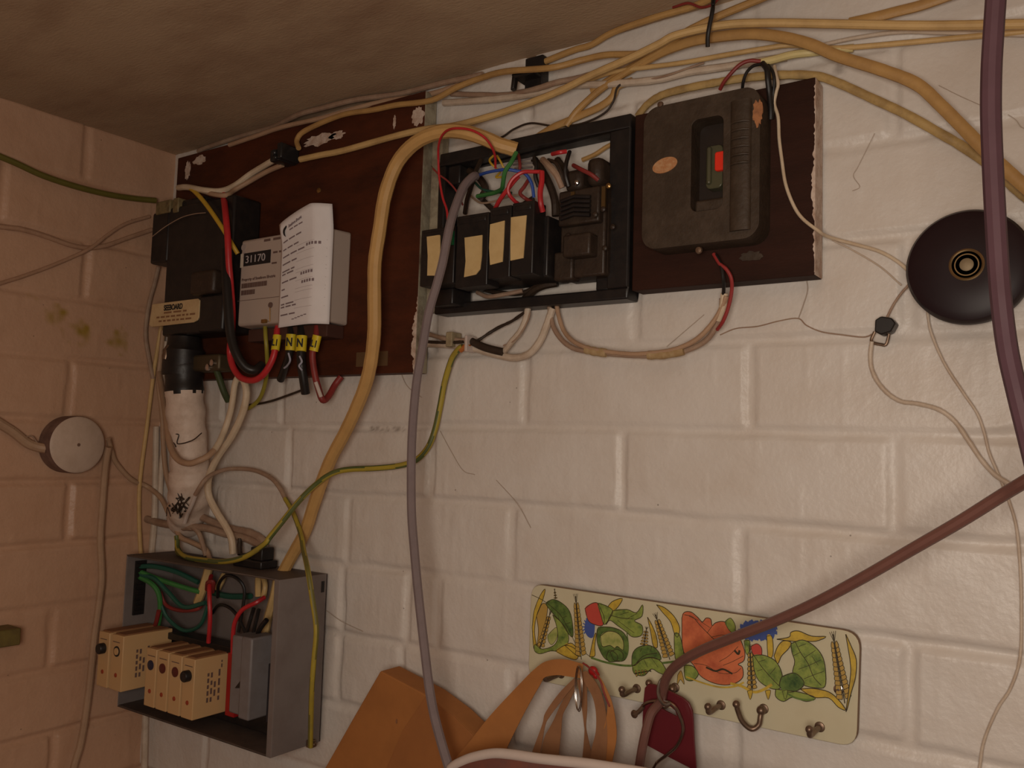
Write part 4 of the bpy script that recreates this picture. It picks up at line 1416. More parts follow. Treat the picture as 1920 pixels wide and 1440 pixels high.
# cobweb strands
for i, (pts, lb) in enumerate((
        ([(825, 808), (845, 845), (868, 882), (890, 890)], 'fine cobweb strand right of the green and yellow wire'),
        ([(930, 900), (970, 945), (995, 990)], 'fine slanting cobweb strand low on the middle of the wall'),
        ([(1640, 250), (1610, 310), (1600, 330), (1612, 350), (1598, 358)], 'cobweb strand curling below the thick cables right of the dark board'),
        ([(612, 1145), (640, 1165), (680, 1184)], 'cobweb strand leading right from the steel fuse board'),
        ([(1320, 590), (1285, 620), (1250, 650)], 'cobweb strand inside the loop of the taped cable'),
        ([(1760, 160), (1800, 180), (1845, 200)], 'cobweb strand left of the purple-brown cord, high on the wall'),
        ([(1890, 215), (1905, 225), (1915, 238), (1930, 245)], 'cobweb tuft at the right edge, high on the wall'),
        ([(745, 680), (762, 722), (790, 745)], 'cobweb strand beside the lower right corner of the meter board'),
        ([(330, 838), (322, 818), (335, 815), (333, 832), (360, 826), (378, 812)], 'thin dark wire curled across the white painted pipe'))):
    dd_ = 0.0022 if i < 8 else 0.062
    P, r = path(pts, 1.0 if i < 8 else 2.0, d=dd_)
    b = MB()
    b.tube(spline(P, 6), r, 6)
    o = obj('cobweb_strand' if i < 8 else 'fine_wire', b, M_DUST if i < 8 else M_DBAKE)
    tag(o, lb, 'cobweb' if i < 8 else 'wire')

# ================================================================ cables below the boards
# thick cream cable
cable('thick_cable', [(968, 281, .046), (955, 277, .050), (935, 271, .056), (910, 260, .062), (872, 248, .070), (835, 246, .074), (797, 257, .076), (766, 279, .076), (741, 313, .076), (722, 367, .076), (712, 430, .074), (703, 492, .072), (702, 555, .068), (702, 617, .064), (697, 669, .058), (687, 716, .052), (669, 763, .046), (647, 810, .040), (622, 857, .034), (603, 904, .028), (587, 951, .024), (572, 997, .020), (548, 1041, .018), (530, 1074, .018)], 24.5, M_THICK,
      'thickest cream cable looping from the open fuse box down to the steel fuse board', wob=.02)
cable('grey_cord', [(892, 330, .050), (885, 333, .056), (870, 350, .066), (857, 380, .076), (845, 417, .084), (837, 455, .088), (830, 492, .090), (820, 530, .090), (804, 586, .090), (791, 659, .090), (782, 710, .090), (776, 767, .090), (772, 833, .090), (771, 900, .090), (772, 967, .090), (777, 1033, .092), (783, 1100, .094), (790, 1165, .096), (797, 1225, .098), (805, 1290, .10), (814, 1340, .10), (827, 1390, .10), (845, 1450, .10)], 16, M_GREY,
      'grey cord hanging from the open fuse box down past the brown paper bag', 'cord')
cable('power_cord', [(1868, -15, .26), (1863, 60, .26), (1859, 130, .26), (1858, 210, .26), (1861, 300, .26), (1866, 400, .26), (1872, 500, .26), (1879, 580, .26), (1890, 660, .255), (1908, 740, .25), (1928, 820, .25)], 24, M_PURP,
      'purple-brown cord hanging down the right edge in front of the round black cover', 'cord')
cable('brown_cord', [(1935, 895, .14), (1880, 928, .13), (1800, 978, .12), (1710, 1030, .11), (1620, 1082, .10), (1530, 1130, .09), (1450, 1166, .08), (1370, 1197, .07), (1310, 1222, .060), (1270, 1246, .052), (1250, 1270, .046), (1243, 1296, .040), (1240, 1314, .036), (1232, 1324, .040), (1220, 1340, .046), (1210, 1375, .05), (1203, 1410, .05), (1196, 1455, .05)], 18, M_BCORD,
      'brown cord sweeping from the right edge down over a hook of the floral rack', 'cord')
# earth wire, green and yellow
stripes('earth_wire', [(868, 650, .018), (860, 655, .018), (847, 674, .014), (834, 716, .010), (825, 763, .008), (816, 804, .008), (803, 838, .010), (781, 862, .014), (750, 873, .018), (703, 878, .024), (656, 880, .030), (625, 887, .036), (594, 907, .042), (562, 938, .050), (531, 976, .058), (506, 1007, .064), (496, 1020, .066), (459, 1044, .066), (420, 1053, .062), (380, 1050, .052), (348, 1044, .044), (334, 1030, .030), (332, 1014, .026), (331, 1004, .026)], 10.5,
        mat('earth_green', (0.085, 0.11, 0.03), 0.5, 0, (0.16, 0.15, 0.05), 0.6, 50), mat('earth_yellow', (0.38, 0.29, 0.035), 0.5, 0, (0.24, 0.19, 0.05), 0.6, 50), 'green and yellow earth wire swooping from the white clamp to the steel fuse board', 'wire')
stripes('earth_wire', [(535, 935, .020), (547, 955, .024), (559, 985, .030), (566, 1010, .040), (569, 1030, .050), (577, 1068, .075), (586, 1125, .077), (593, 1180, .077), (589, 1235, .075), (585, 1286, .072), (583, 1347, .060), (582, 1400, .050)], 9.5,
        mat('earth_olive', (0.16, 0.14, 0.03), 0.5, 0, (0.10, 0.09, 0.03), 0.6, 50), mat('earth_yellow', (0.38, 0.29, 0.035)), 'green and yellow earth wire running down the right side of the steel fuse board', 'wire', phase=.35)
cable('cable', [(366, 928, .056), (380, 905, .056), (392, 893, .048), (406, 886, .036), (425, 880, .026), (453, 879, .020), (481, 883, .016), (509, 897, .016), (525, 916, .018), (535, 935, .020), (547, 957, .024)], 8, M_DUSTY,
      'brown cable arching over the wall above the steel fuse board')
cable('sleeve', [(369, 922, .056), (358, 950, .052), (351, 965, .048), (346, 980, .046)], 7.5, M_WHITEP,
      'short white sleeved cable end pointing down beside the painted pipe', 'cable sleeve')
# meter tails
cable('red_meter_tail', [(419, 364, .052), (423, 400, .072), (427, 446, .076), (429, 492, .074), (433, 540, .068), (436, 590, .062), (434, 630, .058), (431, 660, .054), (437, 688, .054), (452, 708, .054), (475, 713, .054), (494, 702, .054), (509, 678, .052), (516, 655, .050), (520, 618, .046)], 11.5, M_RED,
      'red cable running down from the black cut-out and up under the meter', 'meter tail', n=14)
cable('black_meter_tail', [(423, 470, .066), (424, 520, .074), (428, 580, .076), (433, 630, .076), (444, 665, .074), (460, 688, .068), (478, 694, .060), (492, 684, .050)], 16, M_BLACKW,
      'thick black cable hanging in a loop beside the red one left of the meter', 'meter tail', n=14)
cable('yellow_wire', [(352, 350, .066), (366, 360, .068), (387, 384, .070), (416, 426, .068), (434, 456, .064), (446, 476, .058)], 8, M_YEL,
      'yellow wire slanting from the top of the black cut-out down to the meter', 'wire')
cable('fine_wire', [(285, 444, .0625), (310, 425, .0625), (340, 408, .0625), (365, 401, .0625), (385, 399, .0625)], 1.6, M_DUSTY,
      'fine grey thread curving over the face of the black cut-out', 'thread')


def sleeve_tail(pts, w, m, lab, sleeve, letters, so, extra=None):
    th = thing('meter_tail', lab, 'meter tail', W(pts[-1][0], pts[-1][1], pts[-1][2]), 'cables with yellow marker sleeves under the meter')
    cable('insulated_cable', pts, w, m, parent=th, n=14)
    P, r = path(sleeve, w + 6)
    b = MB()
    b.tube(P, r, 18, 0, 0.8, True, (0, -1, 0))
    s_ = obj('marker_sleeve', b, M_TAG, th, label='yellow marker sleeve')
    a, c = P[0], P[-1]
    up = (a - c).normalized()
    rt = Vector((0, 1, 0)).cross(up) * -1
    if rt.x < 0:
        rt = -rt
    nv = Vector((0.55, -0.835, 0))
    nv = (nv - up * nv.dot(up)).normalized()
    rt = nv.cross(up) * -1
    cen = (a + c) / 2 + nv * (r * 0.90 + 0.0004)
    text('letters', letters, 0.0128 if letters == 'N' else 0.0105, cen + so - up * 0.0044, rt, up, M_INKB, s_, 0.0002, 0.75 if letters == 'N' else 0.72, True, 'CENTER')
    if extra:
        P, r = path(extra[0], extra[1])
        b = MB()
        b.tube(spline(P, 6), r, 8)
        obj('chalk_mark', b, extra[2], th, label='pale smear of paint')


sleeve_tail([(521, 612, .0455), (519, 632, .048), (516, 655, .0503), (513, 667, .051)], 11, M_RED, 'short red cable marked L1 on a yellow sleeve, leftmost under the meter', [(520, 629, .0476), (516, 657, .0503)], 'L1', Vector((0, 0, 0)))
sleeve_tail([(546, 612, .044), (545, 640, .048), (541, 668, .046), (534, 690, .036), (526, 712, .028)], 14, M_BLACKW, 'black cable marked N on a yellow sleeve, left of its pair, with bluish white marks', [(546, 627, .049), (544, 657, .049)], 'N', Vector((0, 0, 0)),
            ([(541, 662, .0535), (544, 676, .053), (538, 686, .047), (533, 690, .044)], 3.5, mat('bluish_chalk', (0.38, 0.38, 0.46), 0.8)))
sleeve_tail([(566, 612, .044), (565, 640, .048), (565, 680, .050), (569, 710, .046), (573, 738, .040)], 16, M_BLACKW, 'thick black cable marked N on a yellow sleeve, hanging down below the board edge', [(566, 630, .050), (564, 659, .051)], 'N', Vector((0, 0, 0)),
            ([(562, 668, .0585), (566, 678, .0585), (561, 686, .0585), (566, 694, .0585)], 3.5, mat('bluish_chalk', (0.38, 0.38, 0.46), 0.8)))
sleeve_tail([(595, 612, .044), (592, 640, .048), (586, 665, .048), (590, 700, .046), (597, 728, .042), (605, 750, .038), (616, 743, .028), (628, 722, .018), (640, 706, .014)], 12, M_DRED, 'dark red cable marked L1 with white paint splashes, rightmost under the meter', [(595, 629, .049), (588, 658, .050)], 'L1', Vector((0, 0, 0)),
            ([(592, 716, .0505), (597, 730, .0475), (602, 744, .0445)], 7, M_WHITEP))
cable('yellow_green_wire', [(497, 608, .046), (498, 630, .050), (500, 655, .048), (501, 690, .036), (497, 720, .026), (487, 747, .020), (469, 764, .018), (452, 770, .016)], 7.5, M_OLIVE if False else mat('yellow_green', (0.30, 0.25, 0.03), 0.5),
      'yellow-green wire passing down behind the red loop below the meter', 'wire')
cable('thin_dark_wire', [(455, 760, .016), (480, 758, .014), (509, 752, .014), (541, 741, .014), (568, 731, .020)], 4.5, M_DBAKE,
      'thin dark wire joining the black cable end to the pale pair', 'wire')
cable('green_wire', [(405, 692, .040), (412, 712, .034), (420, 735, .028), (428, 752, .020)], 12, mat('dusty_green', (0.045, 0.06, 0.02), 0.6),
      'short dusty green wire hanging from the dull metal earth clamp', 'wire')
# pale pair under the cut-out
P, r = path([(446, 707, .034), (440, 722, .034), (434, 763, .032), (422, 804, .034), (406, 838, .050), (390, 855, .064), (372, 864, .073), (353, 869, .077), (332, 860, .076), (318, 832, .070), (311, 780, .050), (304, 735, .030), (298, 700, .016)], 11)
b = MB()
b.tube(spline(P, 6), r, 12)
for i in range(26 * 12, len(b.mi)):
    b.mi[i] = 1
o = obj('pale_cable', b, [M_PALE, M_BEIGE])
tag(o, 'cable looping in a U in front of the white painted pipe, pale then brown', 'cable')
cable('pale_cable', [(448, 706, .036), (458, 716, .038), (462, 742, .038), (453, 779, .036), (434, 819, .034), (412, 851, .032), (397, 879, .032), (390, 904, .032), (392, 931, .030), (406, 960, .028), (422, 985, .026), (434, 1010, .024), (437, 1038, .022)], 13, M_PALE,
      'pale cable running from below the black cut-out to the steel fuse board', wob=.03)
# left corner runs
cable('corner_cable', [(303, 606, .010, 'L'), (296, 650, .006, 'L'), (288, 700, .005, 'L'), (275, 803, .005, 'L'), (262, 905, .005, 'L'), (261, 983, .006, 'L'), (264, 1040, .010, 'L')], 7.5, M_CREAM,
      'straight thin cream cable running down the left wall beside the corner', wob=.02)
cable('corner_cable', [(297, 500, .012, 'L'), (290, 530, .010, 'L'), (281, 562, .007, 'L'), (276, 590, .006, 'L'), (273, 629, .005, 'L'), (279, 671, .005, 'L'), (287, 710, .005, 'L')], 8, M_DUSTY,
      'short dusty cable bowing out on the left wall below the black cut-out')
cable('corner_cable', [(306, 620, .012), (300, 680, .012), (297, 716, .012), (304, 780, .012), (306, 830, .012), (310, 880, .012), (320, 920, .012), (332, 960, .012), (338, 990, .014)], 9, M_BEIGE,
      'brown cable down the corner left of the painted pipe', wob=.04)
cable('corner_cable', [(312, 640, .007), (306, 700, .006), (308, 760, .006), (312, 800, .006), (303, 870, .006), (300, 930, .006)], 10, M_PAINTED,
      'white painted cable hard in the corner beside the painted pipe', wob=.04)
cable('corner_conduit', [(293, 800, .007), (290, 960, .007), (284, 1040, .007), (277, 1200, .007), (273, 1330, .007), (270, 1460, .007)], 12, M_PAINTED,
      'narrow painted conduit running down the corner behind the steel fuse board', 'conduit')
cable('cable', [(203, 823, .020, 'L'), (209, 845, .012, 'L'), (218, 868, .006, 'L'), (246, 899, .005, 'L'), (275, 912, .005, 'L'), (300, 932, .012), (315, 960, .016), (329, 990, .020), (340, 1008, .022), (362, 1018, .020), (385, 1030, .018), (394, 1050, .018)], 9, M_BEIGE,
      'brown cable from the round junction box round the corner to the steel fuse board', wob=.04)
cable('cable', [(204, 838, .022, 'L'), (200, 856, .018, 'L'), (196, 890, .012, 'L'), (193, 931, .010, 'L'), (188, 1008, .010, 'L'), (190, 1060, .010, 'L'), (190, 1095, .010, 'L'), (183, 1150, .010, 'L'), (176, 1200, .010, 'L'), (167, 1291, .010, 'L'), (152, 1389, .010, 'L'), (132, 1460, .010, 'L')], 12, M_BEIGE,
      'long brown cable hanging down the left wall from the round junction box')
cable('cable', [(-15, 785, .006, 'L'), (22, 808, .006, 'L'), (50, 830, .006, 'L'), (70, 838, .008, 'L'), (86, 841, .012, 'L')], 13, M_BEIGE,
      'brown cable entering the round junction box from the left edge')
cable('frayed_strand', [(45, 820, .008, 'L'), (60, 818, .009, 'L'), (68, 828, .010, 'L'), (76, 838, .012, 'L')], 2.2, M_DUSTY, 'frayed strand curling beside the round junction box on its left', 'wire')
cable('earth_wire', [(-15, 287, .010, 'L'), (30, 306, .010, 'L'), (80, 329, .010, 'L'), (140, 349, .010, 'L'), (200, 364, .010, 'L'), (250, 372, .010, 'L'), (292, 376, .014, 'L')], 8.5, M_OLIVE,
      'dark olive wire sagging across the top of the left wall to the black cut-out', 'wire')
cable('thin_cable', [(-15, 423, .004, 'L'), (40, 430, .004, 'L'), (85, 443, .004, 'L'), (130, 459, .004, 'L'), (165, 465, .004, 'L'), (200, 460, .004, 'L'), (240, 446, .004, 'L'), (284, 431, .006, 'L')], 7, M_LPAINT,
      'painted cable dipping across the left wall below the olive wire', 'cable')
cable('thin_cable', [(-15, 536, .004, 'L'), (40, 519, .004, 'L'), (95, 499, .004, 'L'), (140, 480, .004, 'L'), (172, 464, .008, 'L'), (200, 442, .007, 'L'), (235, 420, .006, 'L'), (280, 406, .006, 'L')], 5.5, M_LPAINT,
      'thin painted cable rising across the left wall to the black cut-out', 'cable')
# tangle above the steel fuse board
G2 = 'tangled cables above the steel fuse board'
for pts, w, m, lb in (
        ([(266, 970, .010), (290, 978, .010), (312, 983, .014), (345, 988, .020), (385, 990, .018), (420, 1000, .014), (455, 1008, .012), (480, 1018, .012), (500, 1032, .014)], 14, M_DUSTY, 'dusty cable running level over the steel fuse board from the corner'),
        ([(352, 962, .012), (375, 968, .012), (405, 982, .010), (440, 993, .008), (470, 1000, .008), (492, 1014, .010), (498, 1040, .012)], 15, M_DUSTY, 'brown cable sloping down right behind the pale cable to the rubber entry'),
        ([(336, 998, .016), (345, 985, .02), (360, 988, .022), (373, 1000, .022), (380, 1020, .022), (386, 1042, .020)], 9, M_DUSTY, 'small dusty cable hoop above the left of the steel fuse board'),
        ([(450, 1010, .016), (449, 1025, .018), (450, 1040, .020)], 9, M_DBAKE, 'short dark cable stub standing on the rubber entry'),
        ([(334, 1000, .014), (332, 1020, .018), (333, 1036, .024), (345, 1043, .030)], 8, M_OLIVE, 'short olive cable bending on to the left of the top plate'),
        ([(345, 1012, .010), (370, 1024, .010), (392, 1036, .010)], 7, M_BEIGE, 'short brown cable lying on the wall behind the small cable hoop')):
    cable('tangled_cable', pts, w, m, lb, group=G2, wob=.06)
b = MB()
rr = random.Random(4)
for k in range(46):
    c_ = W(334 + rr.gauss(0, 7), 946 + rr.gauss(0, 8), 0.046 + rr.uniform(-.004, .008))
    q_ = [c_ + Vector((rr.uniform(-1, 1), rr.uniform(-.5, .5), rr.uniform(-1, 1))) * 0.0065 for _ in range(3)]
    b.tube(spline(q_, 3), rr.uniform(0.0004, 0.0011), 5)
o = obj('dust_clump', b, M_DBAKE)
tag(o, 'dark clump of fluff caught at the bottom of the white painted pipe', 'dust')

# cables under the open fuse box
cable('pale_cable', [(1036, 578, .012), (1025, 610, .012), (1012, 640, .012), (992, 663, .012), (965, 671, .012), (930, 665, .012), (895, 655, .010), (860, 648, .010), (810, 645, .008), (785, 644, .006)], 14, M_PAINTED,
      'thick painted cable curving up into the bottom of the open fuse box', wob=.04)
cable('pale_cable', [(990, 578, .012), (985, 600, .012), (975, 622, .014), (960, 640, .016), (948, 655, .014), (935, 662, .010)], 12, M_PAINTED,
      'white cable dropping from the fuse box to meet the thick painted cable', wob=.04)
cable('thin_cable', [(983, 586, .014), (960, 602, .012), (935, 614, .010), (915, 626, .012), (900, 636, .014), (886, 642, .014)], 6, M_DBAKE,
      'thin dark cable slanting from the fuse box down to the white clamp', 'cable', wob=.15)
cable('thin_cable', [(994, 586, .016), (990, 600, .016), (978, 622, .018), (962, 640, .018), (944, 648, .016)], 3, M_DUSTY,
      'fine grubby lead following the white cable under the fuse box', 'cable', wob=.1)
cable('cable', [(790, 622, .006), (815, 630, .010), (840, 636, .012), (868, 638, .014), (890, 640, .014)], 9, M_DUSTY,
      'grubby brown cable between the meter board and the white clamp', wob=.12)
cable('cable', [(788, 640, .010), (820, 642, .012), (850, 642, .016), (868, 641, .018)], 6, M_DBAKE,
      'short dark cable under the grubby brown one, left of the white clamp', wob=.1)
b = MB()
P, r = path([(884, 640, .016), (905, 650, .017), (925, 656, .017), (943, 660, .016)], 15)
b.tube(spline(P, 4), r, 12, 0, .7, True, (0, -1, 0))
o = obj('cable_joint', b, M_DBAKE)
tag(o, 'dark taped joint between the thin cables under the left of the fuse box', 'cable joint')
t = thing('wire_clamp', 'small white clamp with an orange ferrule where the green and yellow wire ends', 'clamp', W(878, 655, .012))
b = MB()
p = W(881, 645, .016)
b.box((p.x - 0.0015, -0.023, p.z - 0.008), (p.x + 0.0015, -0.008, p.z + 0.008))
obj('clamp_plate', b, M_WHITEP, t, True, 0.0006)
b = MB()
b.tube([W(880, 644, .018), W(872, 650, .018), (W(863, 657, .018))], 0.0028, 12)
obj('ferrule', b, mat('orange_ferrule', (0.42, 0.13, 0.03), 0.5), t, label='orange ferrule')
b = MB()
p = W(848, 640, .014)
b.box((p.x - 0.004, -0.020, p.z - 0.006), (p.x + 0.004, -0.004, p.z + 0.009))
o = obj('saddle_clip', b, mat('grubby_clip', (0.34, 0.27, 0.16), 0.6, 0, (0.14, 0.10, 0.06), 0.8, 80), None, True, 0.001)
tag(o, 'grubby saddle clip over the cables left of the white clamp', 'cable clip')
b = MB()
b.lathe((W(995, 574, .012).x, -0.012, W(995, 574, .012).z - 0.001), (0, 0, 1), [(0.009, 0), (0.010, 0.001), (0.010, 0.003)], 24)
o = obj('entry_bush', b, M_PAINTED)
tag(o, 'flat painted bush where the white cables enter the bottom of the fuse box', 'cable bush')

t = thing('taped_cable', 'pair of cables looping down from the fuse box up to the brown switch', 'cable', W(1200, 670, .012), None)
CA = [(1030, 574, .012), (1033, 596, .012), (1040, 618, .012), (1056, 640, .012), (1078, 654, .014), (1110, 660, .014), (1145, 664, .014), (1190, 667, .014), (1232, 667, .014), (1270, 662, .014), (1305, 650, .014), (1328, 634, .016), (1342, 612, .018), (1352, 585, .020), (1354, 560, .024)]
CB = [(1044, 574, .012), (1048, 594, .012), (1056, 618, .012), (1070, 636, .016), (1090, 648, .018), (1115, 656, .018), (1150, 661, .018), (1190, 664, .018), (1230, 661, .018), (1262, 656, .018), (1295, 643, .020), (1318, 626, .022), (1340, 600, .024), (1354, 575, .026), (1362, 555, .028)]
cable('outer_cable', CA, 10, M_DUSTY, parent=t, wob=.05)
cable('inner_cable', CB, 9, M_BEIGE, parent=t, wob=.05)
for pts in ([(1098, 655, .017), (1115, 659, .017), (1137, 662, .017)], [(1215, 666, .017), (1245, 665, .017), (1282, 658, .017)]):
    b = MB()
    P, r = path(pts, 17)
    b.tube(spline(P, 5), [r * (1 + .06 * math.sin(i * 1.7)) for i in range(11)], 14, 0, .8, True, (0, -1, 0))
    obj('tape_wrap', b, mat('brown_tape', (0.34, 0.22, 0.10), 0.6, 0, (0.50, 0.38, 0.22), 0.8, 70, 0.4, 300), t, label='lumpy wrap of brown tape')
cable('black_core', [(1354, 562, .026), (1357, 545, .030), (1356, 520, .036), (1352, 498, .036), (1342, 478, .034)], 7, M_BLACKW, parent=t, plabel='black core')
cable('red_core', [(1345, 618, .020), (1356, 602, .026), (1366, 575, .028), (1372, 545, .030), (1371, 522, .034), (1362, 505, .036), (1350, 495, .036), (1338, 476, .034)], 7, mat('worn_red_core', (0.30, 0.03, 0.028), 0.5), parent=t, plabel='dull red core')
cable('clear_sleeve', [(1345, 600, .022), (1355, 575, .025), (1358, 550, .027)], 14, M_PALE, parent=t)


# ================================================================ key rack with a floral print
RD = 0.0085
t = thing('key_rack', 'cream key rack board printed with poppies, leaves and wheat, screwed to the wall', 'key rack', (0.755, 0, -0.232))
ra, rb, rc_, rd_ = zx(996, 1094, RD), zx(1613, 1186, RD), zx(1606, 1403, RD), zx(990, 1272, RD)


def quad_round(c, r, n=6):
    out = []
    for i in range(4):
        p = Vector((c[i][0], 0, c[i][1]))
        a = Vector((c[i - 1][0], 0, c[i - 1][1]))
        d = Vector((c[(i + 1) % 4][0], 0, c[(i + 1) % 4][1]))
        s = p + (a - p).normalized() * r
        e = p + (d - p).normalized() * r
        for k in range(n + 1):
            t_ = k / n
            q = s * (1 - t_) ** 2 + p * (2 * t_ * (1 - t_)) + e * t_ ** 2
            out.append((q.x, q.z))
    return out


b = MB()
b.prism(quad_round([ra, rb, rc_, rd_], 0.013), 0.0025, RD)
for i in range(2, len(b.f)):
    b.mi[i] = 1
obj('board', b, [M_RACK, M_RACKE], t, True, 0.0006)
SX = 680.0 / 1920.0
b = MB()
AK = list(M_ART)
lay = [0]


def cp(x, y):
    return zx(960 + x * SX, 1070 + y * SX, RD)


def shape(pts, c, outline=True, lw=2.4):
    """closed printed shape; pts in the pixels of the enlarged view"""
    lay[0] += 1
    h = RD + 0.00004 + lay[0] * 0.000004
    S = [(p.x, p.z) for p in spline([Vector((cp(*q)[0], 0, cp(*q)[1])) for q in pts], 4, True)]
    n = len(S)
    b.add([(x, -h, z) for x, z in S], [tuple(range(n))], AK.index(c))
    if outline:
        line(pts + [pts[0]], lw)


def line(pts, lw=2.4, c='line'):
    lay[0] += 1
    h = RD + 0.00005 + lay[0] * 0.000004
    S = spline([Vector((cp(*q)[0], -h, cp(*q)[1])) for q in pts], 4)
    A, B = [], []
    hw = lw * 1.5 * SX * 0.5 / 2150
    for i, p in enumerate(S):
        d = (S[min(i + 1, len(S) - 1)] - S[max(i - 1, 0)])
        nrm = Vector((-d.z, 0, d.x)).normalized() * hw
        A.append(p + nrm)
        B.append(p - nrm)
    b.strip(A, B, AK.index(c))


def wheat(x0, y0, x1, y1, w, n):
    """ear of wheat from the foot (x0,y0) to the tip (x1,y1)"""
    d = Vector((x1 - x0, y1 - y0))
    L_ = d.length
    d.normalize()
    q = Vector((-d.y, d.x))
    line([(x0, y0), ((x0 + x1) / 2, (y0 + y1) / 2), (x1, y1)], 3)
    for k in range(n):
        f = k / n
        c = Vector((x0, y0)) + d * (L_ * (0.06 + 0.80 * f))
        ww = w * (1 - 0.55 * f)
        for s in (-1, 1):
            a = c + q * (s * ww * 0.15)
            m1 = c + q * (s * ww * 0.62) + d * (L_ * 0.03)
            e = c + q * (s * ww * 0.40) + d * (L_ * 0.105)
            m2 = c + q * (s * ww * 0.10) + d * (L_ * 0.07)
            shape([tuple(a), tuple(m1), tuple(e), tuple(m2)], 'wheat', True, 1.8)
    for s in (-.7, -.2, .3, .8):
        e = Vector((x1, y1))
        line([tuple(e - d * L_ * 0.12), tuple(e + d * L_ * 0.04 + q * s * w * 0.35)], 1.4)


def veins(pts, ribs):
    line(pts, 2.2)
    for r_ in ribs:
        line(r_, 1.5)


# left group
shape([(107, 300), (118, 210), (150, 130), (176, 97), (165, 150), (130, 240), (120, 330), (135, 420), (115, 410)], 'yellow')
shape([(130, 240), (160, 175), (188, 190), (180, 260), (160, 330), (150, 400), (132, 410), (140, 320)], 'wheat')
shape([(178, 175), (215, 152), (262, 170), (305, 215), (322, 290), (322, 350), (296, 330), (258, 270), (215, 225)], 'dark')
shape([(215, 232), (262, 275), (292, 320), (300, 370), (270, 425), (205, 425), (150, 440), (120, 425), (122, 390), (160, 415), (222, 395), (243, 350), (235, 290)], 'leaf')
shape([(190, 340), (235, 300), (240, 350), (212, 392), (192, 370)], 'pale', True, 1.6)
veins([(105, 128), (160, 155), (215, 195), (260, 240), (310, 330), (345, 400), (420, 460)], [[(240, 215), (250, 260)], [(268, 250), (290, 240)], [(285, 280), (310, 275)]])
wheat(148, 415, 205, 215, 32, 8)
wheat(232, 150, 226, 98, 14, 3)
shape([(232, 425), (282, 395), (330, 410), (352, 440), (340, 470), (285, 455)], 'yellow')
shape([(280, 395), (320, 385), (365, 440), (348, 452)], 'yellow')
wheat(368, 470, 338, 135, 46, 12)
# red bud
shape([(398, 250), (432, 240), (440, 290), (432, 350), (405, 350), (385, 310)], 'blue', False)
for k in range(10):
    a = math.radians(140 + k * 22)
    line([(405, 300), (405 + 30 * math.cos(a), 300 + 52 * math.sin(a))], 4, 'blue')
shape([(498, 210), (530, 165), (586, 147), (560, 195), (530, 215)], 'yellow')
shape([(412, 455), (432, 360), (447, 330), (440, 400), (440, 450)], 'yellow')
shape([(388, 200), (420, 175), (452, 170), (470, 200), (490, 250), (480, 290), (440, 285), (405, 262)], 'rose')
shape([(455, 172), (500, 185), (535, 212), (520, 250), (490, 285), (474, 240)], 'leaf')
shape([(535, 212), (610, 205), (660, 222), (693, 180), (690, 240), (650, 265), (690, 290), (688, 340), (640, 350), (600, 318), (560, 290), (520, 262), (500, 285)], 'leaf')
veins([(520, 235), (580, 250), (640, 255)], [[(560, 262), (610, 300), (650, 330)], [(575, 232), (620, 218)], [(610, 255), (665, 225)]])
shape([(458, 300), (520, 298), (580, 318), (612, 360), (618, 420), (600, 470), (560, 480), (500, 470), (462, 410), (450, 350)], 'dark')
shape([(470, 345), (510, 320), (560, 330), (590, 370), (590, 420), (560, 400), (545, 410), (520, 395), (480, 400)], 'pale')
shape([(520, 430), (560, 415), (590, 440), (585, 470), (545, 475)], 'dark')
shape([(500, 455), (520, 420), (558, 445), (555, 478), (515, 480)], 'dark')
line([(420, 460), (500, 485), (600, 502), (700, 498), (800, 488), (880, 478), (930, 470)], 7, 'dark')
line([(610, 330), (618, 400), (608, 455), (572, 478)], 4, 'dark')
# middle
shape([(636, 500), (640, 440), (670, 405), (730, 395), (775, 425), (790, 470), (740, 460), (690, 470), (655, 500)], 'dark')
shape([(640, 505), (690, 470), (740, 458), (790, 480), (826, 550), (780, 540), (740, 520), (700, 555), (650, 545)], 'leaf')
veins([(650, 500), (700, 450), (770, 435)], [[(700, 470), (720, 510)], [(740, 462), (775, 510)], [(680, 430), (690, 410)], [(735, 425), (742, 400)]])
wheat(650, 545, 735, 528, 28, 4)
wheat(700, 400, 715, 300, 34, 5)
wheat(838, 470, 762, 232, 52, 10)
shape([(720, 245), (745, 290), (768, 350), (772, 405), (750, 395), (738, 330)], 'yellow')
shape([(768, 180), (810, 195), (860, 240), (890, 300), (880, 350), (862, 330), (842, 270), (800, 220)], 'yellow')
shape([(862, 330), (890, 340), (912, 440), (900, 475), (870, 470), (862, 400)], 'leaf')
# poppy
shape([(902, 250), (915, 220), (950, 218), (985, 245), (1010, 270), (1030, 250), (1055, 256), (1062, 290), (1080, 275), (1120, 268), (1165, 290), (1195, 330), (1215, 370), (1235, 430), (1230, 475), (1200, 495), (1222, 510), (1225, 560), (1190, 592), (1130, 604), (1060, 590), (1000, 555), (965, 500), (930, 460), (905, 400)], 'poppy')
veins([(915, 232), (960, 245), (1000, 290), (1040, 330), (1080, 365), (1150, 365)], [[(1035, 330), (1062, 292)], [(1060, 350), (1130, 340), (1180, 380)], [(965, 490), (1030, 500), (1100, 540), (1180, 540), (1215, 515)], [(1100, 480), (1150, 450), (1200, 400)], [(1120, 500), (1170, 480), (1228, 450)], [(940, 240), (990, 262)], [(1005, 270), (1050, 300)]])
line([(1180, 420), (1200, 440), (1208, 420)], 7)
line([(1030, 510), (1080, 530), (1120, 520), (1170, 545)], 6)
shape([(915, 500), (960, 505), (990, 545), (960, 580), (920, 570)], 'leaf')
line([(925, 560), (1010, 592), (1100, 615), (1180, 612), (1230, 590)], 5, 'yellow')
shape([(880, 550), (900, 530), (915, 600), (895, 575), (878, 600)], 'wheat', True, 1.6)
